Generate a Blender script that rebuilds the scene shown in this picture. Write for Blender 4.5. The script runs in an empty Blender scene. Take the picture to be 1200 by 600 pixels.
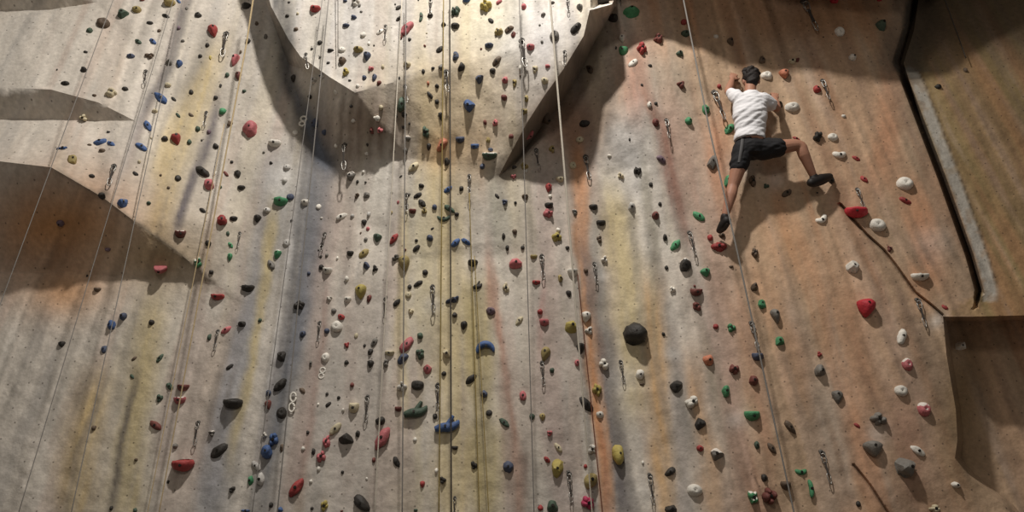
import bpy, bmesh, math, random
import numpy as np
from mathutils import Vector, Matrix, noise
from mathutils.geometry import delaunay_2d_cdt
from mathutils.bvhtree import BVHTree

random.seed(7)
SC = bpy.context.scene
COL = SC.collection

# ------------------------------------------------------------------ camera and measuring frame
W, H, F = 1200.0, 600.0, 900.0
PITCH = math.radians(30.7)
CAM = Vector((0.0, 0.0, 1.6))
FW = Vector((0, math.cos(PITCH), math.sin(PITCH)))
UP = Vector((0, -math.sin(PITCH), math.cos(PITCH)))
RT = Vector((1, 0, 0))
LEAN = math.radians(8.0)                       # the whole wall leans out over the climber
WN = Vector((0, -math.cos(LEAN), -math.sin(LEAN)))     # wall normal, towards the room
WU = Vector((0, -math.sin(LEAN), math.cos(LEAN)))      # up along the wall
P0 = CAM + FW * 7.63

def ray(px, py):
    return FW + RT * ((px - W / 2) / F) - UP * ((py - H / 2) / F)

def at(px, py, d=0.0):
    r = ray(px, py)
    t = ((P0 + WN * d - CAM).dot(WN)) / r.dot(WN)
    return CAM + r * t

cam = bpy.data.cameras.new('camera')
cam.sensor_width = 36.0
cam.lens = 36.0 * F / W
cam.clip_end = 200
co = bpy.data.objects.new('camera', cam)
COL.objects.link(co)
co.location = CAM
co.rotation_euler = (math.pi / 2 + PITCH, 0, 0)
SC.camera = co

# ------------------------------------------------------------------ helpers
def lin(c):
    out = []
    for v in c:
        v = v / 255.0
        out.append(v / 12.92 if v <= 0.04045 else ((v + 0.055) / 1.055) ** 2.4)
    return tuple(out)

def mat(name, rgb, rough=0.7, jitter=0.0, bump=0.0, bscale=60.0, mottled=0.0, metallic=0.0, spec=0.35):
    m = bpy.data.materials.new(name)
    m.use_nodes = True
    nt = m.node_tree
    b = nt.nodes['Principled BSDF']
    b.inputs['Roughness'].default_value = rough
    b.inputs['Metallic'].default_value = metallic
    b.inputs['Specular IOR Level'].default_value = spec
    c = lin(rgb)
    b.inputs['Base Color'].default_value = (*c, 1)
    if jitter or mottled:
        hsv = nt.nodes.new('ShaderNodeHueSaturation')
        hsv.inputs['Color'].default_value = (*c, 1)
        last = None
        if jitter:
            oi = nt.nodes.new('ShaderNodeObjectInfo')
            mr = nt.nodes.new('ShaderNodeMapRange')
            mr.inputs['To Min'].default_value = 1 - jitter
            mr.inputs['To Max'].default_value = 1 + jitter
            nt.links.new(oi.outputs['Random'], mr.inputs['Value'])
            last = mr.outputs['Result']
        if mottled:
            tc = nt.nodes.new('ShaderNodeTexCoord')
            nz = nt.nodes.new('ShaderNodeTexNoise')
            nz.inputs['Scale'].default_value = 28
            nz.inputs['Detail'].default_value = 4
            nt.links.new(tc.outputs['Object'], nz.inputs['Vector'])
            m2 = nt.nodes.new('ShaderNodeMapRange')
            m2.inputs['From Min'].default_value = 0.3
            m2.inputs['From Max'].default_value = 0.7
            m2.inputs['To Min'].default_value = 1 - mottled
            m2.inputs['To Max'].default_value = 1 + mottled
            nt.links.new(nz.outputs['Fac'], m2.inputs['Value'])
            if last:
                mu = nt.nodes.new('ShaderNodeMath'); mu.operation = 'MULTIPLY'
                nt.links.new(last, mu.inputs[0]); nt.links.new(m2.outputs['Result'], mu.inputs[1])
                last = mu.outputs[0]
            else:
                last = m2.outputs['Result']
        nt.links.new(last, hsv.inputs['Value'])
        nt.links.new(hsv.outputs['Color'], b.inputs['Base Color'])
    if bump:
        tc = nt.nodes.new('ShaderNodeTexCoord')
        nz = nt.nodes.new('ShaderNodeTexNoise')
        nz.inputs['Scale'].default_value = bscale
        nz.inputs['Detail'].default_value = 5
        nt.links.new(tc.outputs['Object'], nz.inputs['Vector'])
        bp = nt.nodes.new('ShaderNodeBump')
        bp.inputs['Strength'].default_value = bump
        bp.inputs['Distance'].default_value = 0.01
        nt.links.new(nz.outputs['Fac'], bp.inputs['Height'])
        nt.links.new(bp.outputs['Normal'], b.inputs['Normal'])
    return m

def link(name, me, parent=None, mats=()):
    o = bpy.data.objects.new(name, me)
    COL.objects.link(o)
    for m in mats:
        me.materials.append(m)
    if parent is not None:
        o.parent = parent
    return o

def from_bm(name, bm, parent=None, mats=(), smooth=True):
    me = bpy.data.meshes.new(name)
    bmesh.ops.recalc_face_normals(bm, faces=bm.faces)
    bm.to_mesh(me); bm.free()
    if smooth:
        me.polygons.foreach_set('use_smooth', [True] * len(me.polygons))
    return link(name, me, parent, mats)

def tag(o, label=None, cat=None, group=None, kind=None):
    if label: o['label'] = label
    if cat: o['category'] = cat
    if group: o['group'] = group
    if kind: o['kind'] = kind

def tube(bm, pts, radii, seg=8, close=False, cap=True):
    """swept round tube through pts; returns nothing, adds to bm"""
    n = len(pts)
    if not hasattr(radii, '__len__'):
        radii = [radii] * n
    rings = []
    prev = None
    for i, p in enumerate(pts):
        if close:
            t = pts[(i + 1) % n] - pts[i - 1]
        elif i == 0:
            t = pts[1] - pts[0]
        elif i == n - 1:
            t = pts[-1] - pts[-2]
        else:
            t = pts[i + 1] - pts[i - 1]
        t = t.normalized()
        if prev is None:
            a = t.orthogonal().normalized()
        else:
            a = (prev - t * prev.dot(t)).normalized()
        prev = a
        b = t.cross(a)
        rings.append([bm.verts.new(p + (a * math.cos(2 * math.pi * k / seg) + b * math.sin(2 * math.pi * k / seg)) * radii[i]) for k in range(seg)])
    m = n if close else n - 1
    for i in range(m):
        r0, r1 = rings[i], rings[(i + 1) % n]
        for k in range(seg):
            bm.faces.new((r0[k], r0[(k + 1) % seg], r1[(k + 1) % seg], r1[k]))
    if cap and not close:
        bm.faces.new(rings[0][::-1]); bm.faces.new(rings[-1])

# ------------------------------------------------------------------ numpy value noise
def vnoise(x, y, s, seed):
    rng = np.random.RandomState(seed)
    g = rng.rand(97, 97)
    u = x / s; v = y / s
    i = np.floor(u).astype(int); j = np.floor(v).astype(int)
    fu = u - i; fv = v - j
    fu = fu * fu * (3 - 2 * fu); fv = fv * fv * (3 - 2 * fv)
    a = g[i % 97, j % 97]; b = g[(i + 1) % 97, j % 97]
    c = g[i % 97, (j + 1) % 97]; d = g[(i + 1) % 97, (j + 1) % 97]
    return (a * (1 - fu) + b * fu) * (1 - fv) + (c * (1 - fu) + d * fu) * fv - 0.5

def fbm(x, y, s, seed, octv=4):
    r = 0; a = 1
    for k in range(octv):
        r = r + a * vnoise(x + 31 * k, y + 17 * k, s, seed + k)
        s = s / 2.03; a *= 0.55
    return r

# ------------------------------------------------------------------ the wall: facets given by their corners (x, y, how far out in metres)
ctrl, cedges = [], []
def chain(pts, closed=False):
    ids = []
    for p in pts:
        for k, q in enumerate(ctrl):
            if abs(q[0] - p[0]) < 0.3 and abs(q[1] - p[1]) < 0.3:
                ids.append(k); break
        else:
            ctrl.append(p); ids.append(len(ctrl) - 1)
    for a, b in zip(ids, ids[1:]):
        cedges.append((a, b))
def pt(*ps):
    for p in ps:
        ctrl.append(p)

pt((-250, -260, .6), (300, -260, .45), (620, -260, .8), (1450, -260, .9), (-250, 1190, 0), (600, 1190, 0), (1450, 1190, 0), (1450, 600, -.4), (-250, 600, 0))
# lowest big overhang on the left and its underside
chain([(-250, 90, .9), (-250, 140, .75), (-250, 160, .85), (60, 196, .72), (120, 231, .5), (157, 259, .35), (210, 297, .16), (254, 333, .02)])
chain([(-250, 330, 0), (60, 318, .0), (130, 324, 0), (190, 329, 0), (254, 333, .02)])
chain([(60, 196, .72), (60, 318, 0)])
# middle small overhang on the left
chain([(-250, 90, .9), (60, 105, .62), (115, 120, .46), (158, 141.5, .3)])
chain([(-250, 140, .75), (60, 140, .40), (110, 141.5, .34), (158, 141.5, .3)])
# overhang at the top left corner
chain([(-250, -40, .9), (60, -22, .62), (130, -14, .32)])
chain([(-250, 20, .6), (60, 11, .38), (113, 3, .32), (130, -14, .32)])
# left panel
pt((275, -10, .02), (250, 120, .06), (300, 260, 0), (300, 360, 0), (60, 600, 0), (300, 610, 0), (190, 100, .22))
# prow: valley, lip
chain([(292, -60, .08), (314, 10, .06), (338, 75, .03), (352, 125, 0), (384, 190, 0), (392, 210, 0)])
chain([(297, -60, .5), (318, 8, .5), (338, 46, .52), (352, 66, .53), (386, 90, .56), (416, 108.5, .6), (470, 94, .56), (540, 76, .60), (600, 58, .72), (650, 32, .82), (691, 12, .88), (717, 5, .80)])
chain([(384, 190, 0), (430, 188, .1), (480, 186, .19), (530, 192, .22), (585, 205, .25)])
chain([(416, 108.5, .6), (384, 190, 0)])
# right edge of the prow and the hidden side below it
chain([(691, 12, .88), (684, 42, .85), (661, 80, .80), (638, 112, .68), (618, 143, .54), (597, 182, .35), (585, 205, .25)])
chain([(717, 5, .80), (720, 10, .2), (711, 26, .2), (697, 50, .14), (676, 92, .07), (657, 122, .05), (638, 145, .05), (606, 187, .12), (585, 207, .24)])
pt((500, -40, .58), (600, -40, .72), (705, -40, .85))
# middle of the wall
chain([(392, 330, .0), (470, 303, .06), (585, 283, .1)])
pt((392, 610, 0), (470, 610, 0), (585, 420, .05), (604, 610, .02), (660, 610, .04))
chain([(635, 164, .15), (645, 300, .12), (655, 420, .08)])
chain([(635, 164, .15), (597, 205, .2), (600, 300, .06)])
pt((690, 190, .05), (700, 260, .06), (712, 440, .02))
chain([(735, 137, .3), (705, 205, .07)])
chain([(735, 137, .3), (770, 190, .16), (800, 290, .04), (850, 420, .02)])
chain([(720, 10, .2), (745, 50, .22), (790, 90, .2), (830, 125, .12)])
pt((850, 330, .02), (905, 325, .06), (1000, 130, .1), (900, 610, 0), (1010, 610, .02), (985, 240, .06))
# roof above the frame on the right (throws the big shade at the top)
chain([(724, -8, .22), (800, -12, .2), (900, -14, .18), (1000, -15, .2), (1056, -16, .2)])
chain([(738, -205, 1.1), (787, -160, 1.15), (846, -72, 1.1), (915, -52, 1.02), (998, -37, .95), (1046, -34, .85), (1072, -50, .82), (1200, -110, .8), (1450, -180, .7)])
pt((715, -255, 1.1), (930, -255, 1.15), (1130, -255, .9))
# crack on the right: near edge, bottom of the groove, stone border, panel behind
CR = [(1065, -20), (1057, 35), (1045, 73), (1054, 92), (1076, 150), (1099, 210), (1115, 255), (1131, 300), (1142, 340)]
chain([(x, y, .12) for x, y in CR])
chain([(x + (7 if y > 80 else 9), y + 1, -.22) for x, y in CR])
chain([(x + (11 if y > 80 else 14), y + 1, (.13 if y > 80 else -.08)) for x, y in CR])
chain([(x + (24 if y > 80 else 22), y + 1, (.10 if y > 80 else -.10)) for x, y in CR])
pt((1110, 40, .02), (1180, 150, .08), (1200, -40, .05), (1450, 150, .2))
# panel end at the lower right
chain([(1105, 371, .1), (1140, 371, .12), (1260, 368, .12), (1450, 366, .12)])
chain([(1110, 377, -.5), (1140, 377, -.5), (1260, 374, -.5), (1450, 372, -.5)])
chain([(1105, 371, .1), (1109, 415, .08), (1120, 480, .06), (1122, 515, .05), (1119, 537, .05), (1134, 557, .03), (1180, 595, 0), (1260, 700, 0)])
chain([(1110, 377, -.5), (1115, 415, -.5), (1126, 480, -.5), (1128, 515, -.5), (1126, 536, -.5), (1141, 554, -.5), (1187, 591, -.5), (1270, 690, -.5)])
pt((1075, 350, .06))

cv = [Vector((p[0], p[1])) for p in ctrl]
ov, oe, of, orv, _, _ = delaunay_2d_cdt(cv, cedges, [], 0, 1e-4)
od = []
for k, v in enumerate(ov):
    src = orv[k]
    if src:
        od.append(ctrl[src[0]][2])
    else:                                        # two lines crossed: take the nearest corner's depth
        od.append(min(ctrl, key=lambda q: (q[0] - v.x) ** 2 + (q[1] - v.y) ** 2)[2])

GROOVES = [([(985, 240), (1000, 258), (1015, 275), (1035, 293), (1050, 312), (1072, 343), (1090, 357), (1105, 370)], 1.5, .05),
           ([(1000, 545), (1020, 570), (1042, 604)], 1.5, .03),
           ([(885, 560), (900, 600)], 1.2, .0)]

# fine points
def axis(a, b, lo, hi, fine, coarse):
    out = list(np.arange(a, lo, coarse)) + list(np.arange(lo, hi, fine)) + list(np.arange(hi, b + 1, coarse))
    return out
gx = axis(-249, 1449, -12, 1212, 3.4, 24)
gy = axis(-259, 1189, -12, 612, 3.4, 24)
GX, GY = np.meshgrid(gx, gy)
rng = np.random.RandomState(3)
inside = (GX > -12) & (GX < 1212) & (GY > -12) & (GY < 612)
GX = GX + np.where(inside, (rng.rand(*GX.shape) - .5) * 1.4, 0)
GY = GY + np.where(inside, (rng.rand(*GY.shape) - .5) * 1.4, 0)
fx, fy = GX.ravel(), GY.ravel()
keep = np.ones(len(fx), bool)
def seg_dist(x, y, a, b):
    dx, dy = b[0] - a[0], b[1] - a[1]
    L2 = dx * dx + dy * dy + 1e-9
    t = np.clip(((x - a[0]) * dx + (y - a[1]) * dy) / L2, 0, 1)
    return np.hypot(x - a[0] - t * dx, y - a[1] - t * dy)
for a, b in oe:
    keep &= seg_dist(fx, fy, ov[a], ov[b]) > 1.3 if False else True
for a, b in cedges:
    keep &= seg_dist(fx, fy, ctrl[a], ctrl[b]) > 1.5
fx, fy = fx[keep], fy[keep]
ex, ey = [], []
for line, wd, dep in GROOVES:
    for a, b in zip(line, line[1:]):
        L = math.hypot(b[0] - a[0], b[1] - a[1]); nx, ny = -(b[1] - a[1]) / L, (b[0] - a[0]) / L
        for s in np.arange(0, L, 1.6):
            for o_ in (-2.6, -1.2, 0, 1.2, 2.6):
                ex.append(a[0] + (b[0] - a[0]) * s / L + nx * o_); ey.append(a[1] + (b[1] - a[1]) * s / L + ny * o_)
allv = [Vector((p[0], p[1])) for p in ctrl]
fedges = []
for a, b in cedges:                              # corner lines cut into short pieces so they follow the rough surface
    va, vb = Vector(ctrl[a][:2]), Vector(ctrl[b][:2])
    n = max(1, int((vb - va).length / (3.4 if -30 < va.x < 1230 and -80 < va.y < 640 else 24)))
    last = a
    for k in range(1, n):
        allv.append(va.lerp(vb, k / n)); fedges.append((last, len(allv) - 1)); last = len(allv) - 1
    fedges.append((last, b))
allv += [Vector((float(a), float(b))) for a, b in zip(fx, fy)] + [Vector((float(a), float(b))) for a, b in zip(ex, ey)]
wv, we, wf, wo, _, _ = delaunay_2d_cdt(allv, fedges, [], 0, 1e-4)
wx = np.array([v.x for v in wv]); wy = np.array([v.y for v in wv])
wd_ = np.zeros(len(wx)); done = np.zeros(len(wx), bool)
for tri in of:
    if len(tri) != 3: continue
    (x0, y0), (x1, y1), (x2, y2) = [(ov[k].x, ov[k].y) for k in tri]
    den = (y1 - y2) * (x0 - x2) + (x2 - x1) * (y0 - y2)
    if abs(den) < 1e-9: continue
    sel = (~done) & (wx >= min(x0, x1, x2) - .01) & (wx <= max(x0, x1, x2) + .05) & (wy >= min(y0, y1, y2) - .05) & (wy <= max(y0, y1, y2) + .01)
    ii = np.nonzero(sel)[0]
    if len(ii) == 0: continue
    a = ((y1 - y2) * (wx[ii] - x2) + (x2 - x1) * (wy[ii] - y2)) / den
    b = ((y2 - y0) * (wx[ii] - x2) + (x0 - x2) * (wy[ii] - y2)) / den
    c = 1 - a - b
    ok = (a > -2e-3) & (b > -2e-3) & (c > -2e-3)
    jj = ii[ok]
    wd_[jj] = a[ok] * od[tri[0]] + b[ok] * od[tri[1]] + c[ok] * od[tri[2]]
    done[jj] = True
wd_ += 0.035 * fbm(wx * .8, wy * .35, 60, 11, 3) + 0.012 * fbm(wx, wy, 14, 41, 3)
for line, wdt, dep in GROOVES:
    dm = np.full(len(wx), 1e9)
    for a, b in zip(line, line[1:]):
        dm = np.minimum(dm, seg_dist(wx, wy, a, b))
    wd_ -= dep * np.exp(-(dm / wdt) ** 2)

# ------------------------------------------------------------------ the paint on the wall (colours sprayed and washed on in runs)
def S(rgb): return np.array(lin(rgb))
N = len(wx)
px = wx + 9 * fbm(wx, wy, 70, 5, 3)
py = wy + 14 * fbm(wx, wy, 90, 25, 3)
base = np.tile(S((202, 190, 174)), (N, 1))
def lay(wgt, rgb):
    global base
    wgt = np.clip(wgt, 0, 1)[:, None]
    base = base * (1 - wgt) + S(rgb) * wgt
def sm(v, a, b):
    t = np.clip((v - a) / (b - a), 0, 1)
    return t * t * (3 - 2 * t)
U = (wx - 545) / (wy + 1000) * 1400                  # runs fan out from high above
UN = U + 10 * fbm(wx, wy, 120, 205, 2)
fine = fbm(UN, wy * .045, 7, 211, 3)
def streak(pts, w, rgb, s=.7, soft=40, e_=2.6):
    ys = np.array([p[1] for p in pts], float); xs = np.array([p[0] for p in pts], float)
    xc = np.interp(py, ys, xs)
    ww = w * (1 + .5 * fbm(wx * .2, wy, 60, int(abs(xs[0])) % 50 + 60, 2))
    g = np.exp(-np.abs((px - xc + 2.5 * fine) / ww) ** e_) * np.clip(.92 + .55 * fine, .3, 1.1)
    e = sm(wy, ys[0] - soft, ys[0] + soft) * (1 - sm(wy, ys[-1] - soft, ys[-1] + soft))
    lay(g * e * s, rgb)
def patch(x, y, rx, ry, rgb, s=.7):
    lay(np.exp(-((px - x) / rx) ** 2 - ((py - y) / ry) ** 2) * s, rgb)

# broad zones: warm brown on the right, olive brown beyond the crack
xr = np.interp(wy, [-260, 0, 130, 300, 600, 1190], [720, 730, 790, 830, 860, 860])
lay(sm(px, -30, 70 + 0 * px) * 0, (0, 0, 0))
lay(sm(px - xr, -50, 70) * .95, (190, 153, 113))
crx = np.interp(wy, [y for x, y in CR] + [371], [x + 9 for x, y in CR] + [1110])
right_zone = ((wx > crx) & (wy < 371))
lay(right_zone * .95, (158, 130, 72))
# washes of paint run down the whole wall
rz = sm(px - xr, -60, 60)
for sd, sc_, col_, st_, zone in ((301, 26, (216, 206, 192), .45, 1 - rz), (311, 20, (160, 154, 148), .40, 1 - rz), (321, 34, (204, 184, 130), .38, (1 - rz) * sm(wx, 60, 480)),
                                (331, 22, (186, 158, 140), .42, 1 - rz), (341, 30, (166, 116, 80), .55, rz), (351, 22, (206, 174, 146), .55, rz), (361, 28, (196, 132, 80), .5, rz),
                                (371, 20, (152, 126, 106), .45, rz), (381, 40, (182, 136, 96), .4, rz)):
    lay(sm(fbm(UN, wy * .09, sc_, sd, 3), .08, .42) * st_ * zone, col_)
# left panel
streak([(250, 50), (225, 130), (200, 200), (185, 280)], 20, (196, 168, 96), .75)
streak([(180, 340), (160, 450), (140, 620)], 24, (190, 167, 102), .75)
streak([(110, 440), (95, 520), (85, 620)], 24, (194, 162, 92), .8)
patch(72, 340, 45, 30, (206, 150, 92), .85)
patch(70, 265, 95, 62, (196, 134, 66), 1)
patch(190, 300, 60, 34, (165, 132, 78), .8)
streak([(224, -20), (216, 5), (194, 75), (162, 155)], 7, (108, 102, 102), .85)
streak([(247, 20), (235, 60), (215, 110)], 10, (136, 130, 124), .7)
streak([(254, 115), (241, 180), (224, 225), (212, 275)], 6.5, (100, 92, 98), .95, 25)
streak([(157, 440), (145, 500), (122, 620)], 6, (100, 92, 86), .8)
streak([(112, 450), (95, 520), (76, 600)], 4, (125, 115, 105), .6)
streak([(78, 160), (72, 200)], 8, (170, 155, 120), .4)
streak([(140, 20), (120, 120)], 20, (200, 175, 150), .4)
streak([(150, 40), (130, 110)], 6, (165, 145, 125), .5)
streak([(170, 120), (145, 200), (130, 225)], 9, (165, 155, 150), .5)
# blue grey runs left of the middle
streak([(330, 170), (325, 240), (300, 340), (270, 480), (245, 620)], 22, (140, 138, 138), .8)
streak([(365, 120), (368, 200), (355, 320), (335, 450), (305, 620)], 19, (112, 112, 116), .9)
streak([(385, 130), (388, 200), (368, 320), (345, 430)], 9, (112, 114, 122), .75)
streak([(322, 245), (306, 360), (290, 470), (270, 540)], 7, (196, 172, 105), .8)
streak([(342, 260), (325, 400), (300, 560)], 3, (215, 210, 205), .4)
streak([(295, 330), (275, 430), (250, 600)], 14, (150, 146, 148), .6)
streak([(395, 220), (380, 330), (368, 450), (345, 600)], 12, (172, 150, 138), .7)
streak([(382, 340), (372, 470), (355, 600)], 4, (150, 115, 100), .5)
# middle
streak([(430, 330), (420, 450), (410, 620)], 26, (176, 162, 150), .6)
patch(455, 215, 40, 50, (205, 198, 185), .6)
streak([(480, 230), (474, 330), (470, 480)], 7, (200, 178, 110), .5)
streak([(505, 130), (520, 200), (530, 330), (530, 480), (540, 620)], 26, (206, 182, 118), .75)
streak([(498, 250), (500, 400)], 14, (208, 190, 130), .5)
streak([(562, 330), (562, 450), (572, 620)], 16, (176, 155, 85), .85)
streak([(480, 560), (480, 620)], 20, (175, 160, 120), .4)
patch(505, 115, 45, 45, (196, 165, 95), .6)
patch(518, 180, 25, 25, (205, 150, 85), .6)
patch(560, 110, 40, 60, (205, 178, 130), .6)
patch(560, 180, 30, 40, (205, 165, 105), .6)
patch(580, 20, 50, 40, (212, 204, 160), .4)
patch(545, 10, 20, 60, (212, 196, 150), .35)
patch(430, 150, 60, 34, (150, 126, 104), .75)
streak([(447, 130), (445, 180)], 3, (120, 95, 75), .5, 15)
patch(400, 20, 90, 70, (200, 195, 190), .6)
patch(640, 40, 40, 50, (205, 200, 200), .8)
streak([(418, 110), (470, 96), (472, 97)], 6, (120, 110, 100), .3, 6)
streak([(585, 200), (590, 300)], 12, (160, 155, 135), .7)
streak([(575, 300), (588, 400), (605, 520), (612, 620)], 5, (176, 118, 92), .75)
streak([(590, 420), (610, 620)], 10, (160, 130, 110), .5)
streak([(612, 200), (615, 400), (618, 620)], 9, (190, 178, 160), .5)
streak([(636, 180), (640, 300), (645, 480), (660, 620)], 17, (172, 150, 138), .75)
streak([(632, 330), (634, 400)], 4, (190, 120, 110), .4)
streak([(668, 150), (682, 260), (694, 420), (712, 620)], 11, (204, 140, 84), .95, 40, 6)
patch(678, 240, 16, 60, (205, 140, 85), .3)
patch(675, 140, 40, 40, (150, 95, 65), .7)
streak([(690, 290), (703, 380), (714, 460), (738, 620)], 12, (122, 114, 112), .9, 40, 5)
streak([(711, 105), (713, 170)], 9, (88, 88, 84), .85, 14)
patch(735, 190, 28, 55, (205, 200, 195), .75)
streak([(770, 170), (800, 270), (840, 400)], 10, (205, 195, 185), .45)
streak([(716, 220), (735, 330), (745, 480)], 22, (208, 184, 122), .8)
streak([(765, 330), (772, 450), (782, 620)], 15, (206, 156, 84), .8)
streak([(700, 500), (712, 620)], 4, (190, 110, 60), .5)
streak([(757, 190), (765, 300), (770, 420)], 6, (160, 150, 120), .5)
streak([(790, 380), (797, 480), (806, 620)], 9, (168, 155, 145), .7)
streak([(812, 420), (828, 520), (838, 620)], 14, (196, 148, 95), .7)
# right
streak([(742, 50), (760, 110), (786, 190), (805, 290)], 7, (150, 104, 80), .75, 30)
streak([(735, 60), (725, 130)], 20, (156, 116, 88), .8, 30)
patch(660, 150, 40, 30, (168, 126, 94), .7)
patch(700, 90, 30, 60, (160, 138, 112), .6)
streak([(752, 60), (745, 140)], 14, (178, 120, 95), .6)
patch(775, 85, 30, 20, (160, 150, 130), .45)
streak([(790, 120), (830, 260), (850, 400), (880, 600)], 20, (190, 150, 128), .6)
streak([(772, 130), (790, 210), (800, 260)], 9, (160, 105, 85), .6)
streak([(836, 130), (846, 200), (858, 250)], 12, (200, 130, 85), .7)
streak([(870, 330), (890, 440), (905, 520)], 10, (190, 140, 105), .6)
streak([(925, 330), (950, 450), (985, 620)], 12, (178, 150, 125), .8)
streak([(880, 300), (930, 420), (940, 480)], 18, (195, 140, 92), .5)
streak([(910, 250), (935, 330)], 22, (196, 138, 82), .6)
streak([(985, 120), (990, 250), (960, 330)], 26, (190, 145, 105), .5)
streak([(1050, 70), (1035, 160), (1030, 220)], 18, (198, 135, 88), .7)
streak([(1075, 220), (1085, 300), (1080, 350)], 18, (196, 128, 76), .7)
streak([(985, 330), (1005, 440), (1020, 560)], 22, (192, 134, 88), .6)
streak([(1060, 470), (1070, 600)], 28, (168, 120, 92), .6)
streak([(960, 440), (1000, 600)], 16, (176, 158, 138), .7)
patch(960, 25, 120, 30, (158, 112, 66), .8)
patch(880, 0, 60, 20, (180, 130, 80), .4)
patch(1130, 470, 26, 100, (140, 108, 60), .8)
# stone border along the crack with stains and painted-in shade round it
dcr = wx - np.interp(wy, [y for x, y in CR], [x for x, y in CR])
on = (wy < 352)
stone = np.exp(-((dcr - 18.5) / 7.5) ** 8) * (wy > 80)
lay(on * (wy > 80) * np.exp(-((dcr - 27.5) / 1.6) ** 2) * .7, (84, 74, 60))
lay(on * stone * (.95 - .35 * (vnoise(wx, wy, 8, 91) > .22)), (196, 188, 174))
lay(on * np.exp(-((dcr + 10) / 12) ** 2) * .55, (130, 112, 92))
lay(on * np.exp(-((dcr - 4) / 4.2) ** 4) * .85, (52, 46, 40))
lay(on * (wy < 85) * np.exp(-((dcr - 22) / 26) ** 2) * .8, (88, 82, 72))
lay(on * (dcr > 9) * (1 - sm(wy, 30, 95)) * .8, (78, 62, 42))  # shade of the top corner painted into the panel colour
for line, wdt, dep in GROOVES:
    dm = np.full(N, 1e9)
    for a, b in zip(line, line[1:]):
        dm = np.minimum(dm, seg_dist(wx, wy, a, b))
    lay(np.exp(-(dm / (wdt * 1.1)) ** 2) * .6 * (.75 + vnoise(wx, wy, 12, 77)), (58, 47, 36))  # shadow line of the creases painted dark along the grooves
# darker lines along the lips and a crease, one pale rim
for line in ([(66, 198), (95, 217), (120, 231), (157, 259), (210, 297), (252, 332)],):
    dm = np.full(N, 1e9)
    for a, b in zip(line, line[1:]):
        dm = np.minimum(dm, seg_dist(wx, wy, a, b))
    lay(np.exp(-(dm / 2.4) ** 2) * .6, (120, 108, 92))
patch(120, 231, 7, 5, (70, 64, 54), .8)
dm = np.full(N, 1e9)
for a, b in zip([(416, 107), (440, 103), (470, 93)], [(440, 103), (470, 93), (500, 82)]):
    dm = np.minimum(dm, seg_dist(wx, wy, a, b))
lay(np.exp(-(dm / 2.5) ** 2) * (.45 + vnoise(wx, wy, 9, 9)), (105, 98, 90))
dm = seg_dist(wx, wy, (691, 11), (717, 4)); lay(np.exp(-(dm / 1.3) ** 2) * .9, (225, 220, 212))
dm = seg_dist(wx, wy, (470, 304), (585, 284)); lay(np.exp(-(dm / 2.0) ** 2) * .35, (120, 112, 100))
# right side of the prow: its shade painted in as a darker colour
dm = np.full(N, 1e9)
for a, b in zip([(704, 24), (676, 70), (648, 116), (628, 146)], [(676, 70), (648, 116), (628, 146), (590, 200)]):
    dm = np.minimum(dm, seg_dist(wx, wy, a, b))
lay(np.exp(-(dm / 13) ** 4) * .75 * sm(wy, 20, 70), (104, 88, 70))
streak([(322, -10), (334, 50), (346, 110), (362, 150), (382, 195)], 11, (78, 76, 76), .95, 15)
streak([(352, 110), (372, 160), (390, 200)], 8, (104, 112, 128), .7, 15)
for xx in (402, 414, 424, 437, 451, 462):
    streak([(xx + 3, 112), (xx, 150), (xx - 3, 185)], 2.2, (112, 90, 70), .55, 12)
# chalk dust
for (x, y, r, s) in [(337, 196, 14, .6), (330, 215, 20, .4), (372, 90, 22, .45), (590, 60, 10, .4), (645, 30, 16, .5), (733, 160, 12, .5), (702, 320, 9, .5), (905, 212, 12, .35), (872, 195, 16, .4), (1095, 375, 9, .5), (1090, 290, 20, .25), (735, 440, 18, .35), (760, 580, 16, .3), (672, 575, 16, .3), (790, 410, 9, .4), (865, 490, 12, .35), (1030, 505, 16, .3), (600, 50, 12, .5), (510, 352, 12, .4)]:
    patch(x, y, r, r, (222, 216, 208), s)
# overall mottling and fine vertical runs
tone = 1 + .20 * fbm(wx, wy, 50, 101, 4) + .30 * fine * (.5 + sm(fbm(wx, wy, 90, 231, 2), -.3, .4)) + .10 * vnoise(wx, wy, 5, 151)
lum = base @ np.array([.2126, .7152, .0722])
base = lum[:, None] + (base - lum[:, None]) * .76
base = np.clip(base * tone[:, None], .01, .95)

# ------------------------------------------------------------------ wall material and meshes
wall_m = bpy.data.materials.new('painted_wall')
wall_m.use_nodes = True
nt = wall_m.node_tree
bs = nt.nodes['Principled BSDF']
bs.inputs['Roughness'].default_value = .82
bs.inputs['Specular IOR Level'].default_value = .25
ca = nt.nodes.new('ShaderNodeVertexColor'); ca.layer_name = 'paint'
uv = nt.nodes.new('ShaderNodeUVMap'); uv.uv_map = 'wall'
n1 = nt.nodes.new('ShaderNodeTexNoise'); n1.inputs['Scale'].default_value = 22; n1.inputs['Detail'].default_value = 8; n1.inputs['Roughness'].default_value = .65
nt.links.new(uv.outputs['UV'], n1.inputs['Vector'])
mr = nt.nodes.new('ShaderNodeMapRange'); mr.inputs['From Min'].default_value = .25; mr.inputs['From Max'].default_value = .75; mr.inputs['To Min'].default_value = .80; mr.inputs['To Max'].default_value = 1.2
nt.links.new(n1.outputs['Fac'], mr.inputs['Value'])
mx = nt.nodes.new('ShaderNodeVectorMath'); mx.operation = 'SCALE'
nt.links.new(ca.outputs['Color'], mx.inputs[0]); nt.links.new(mr.outputs['Result'], mx.inputs['Scale'])
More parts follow.
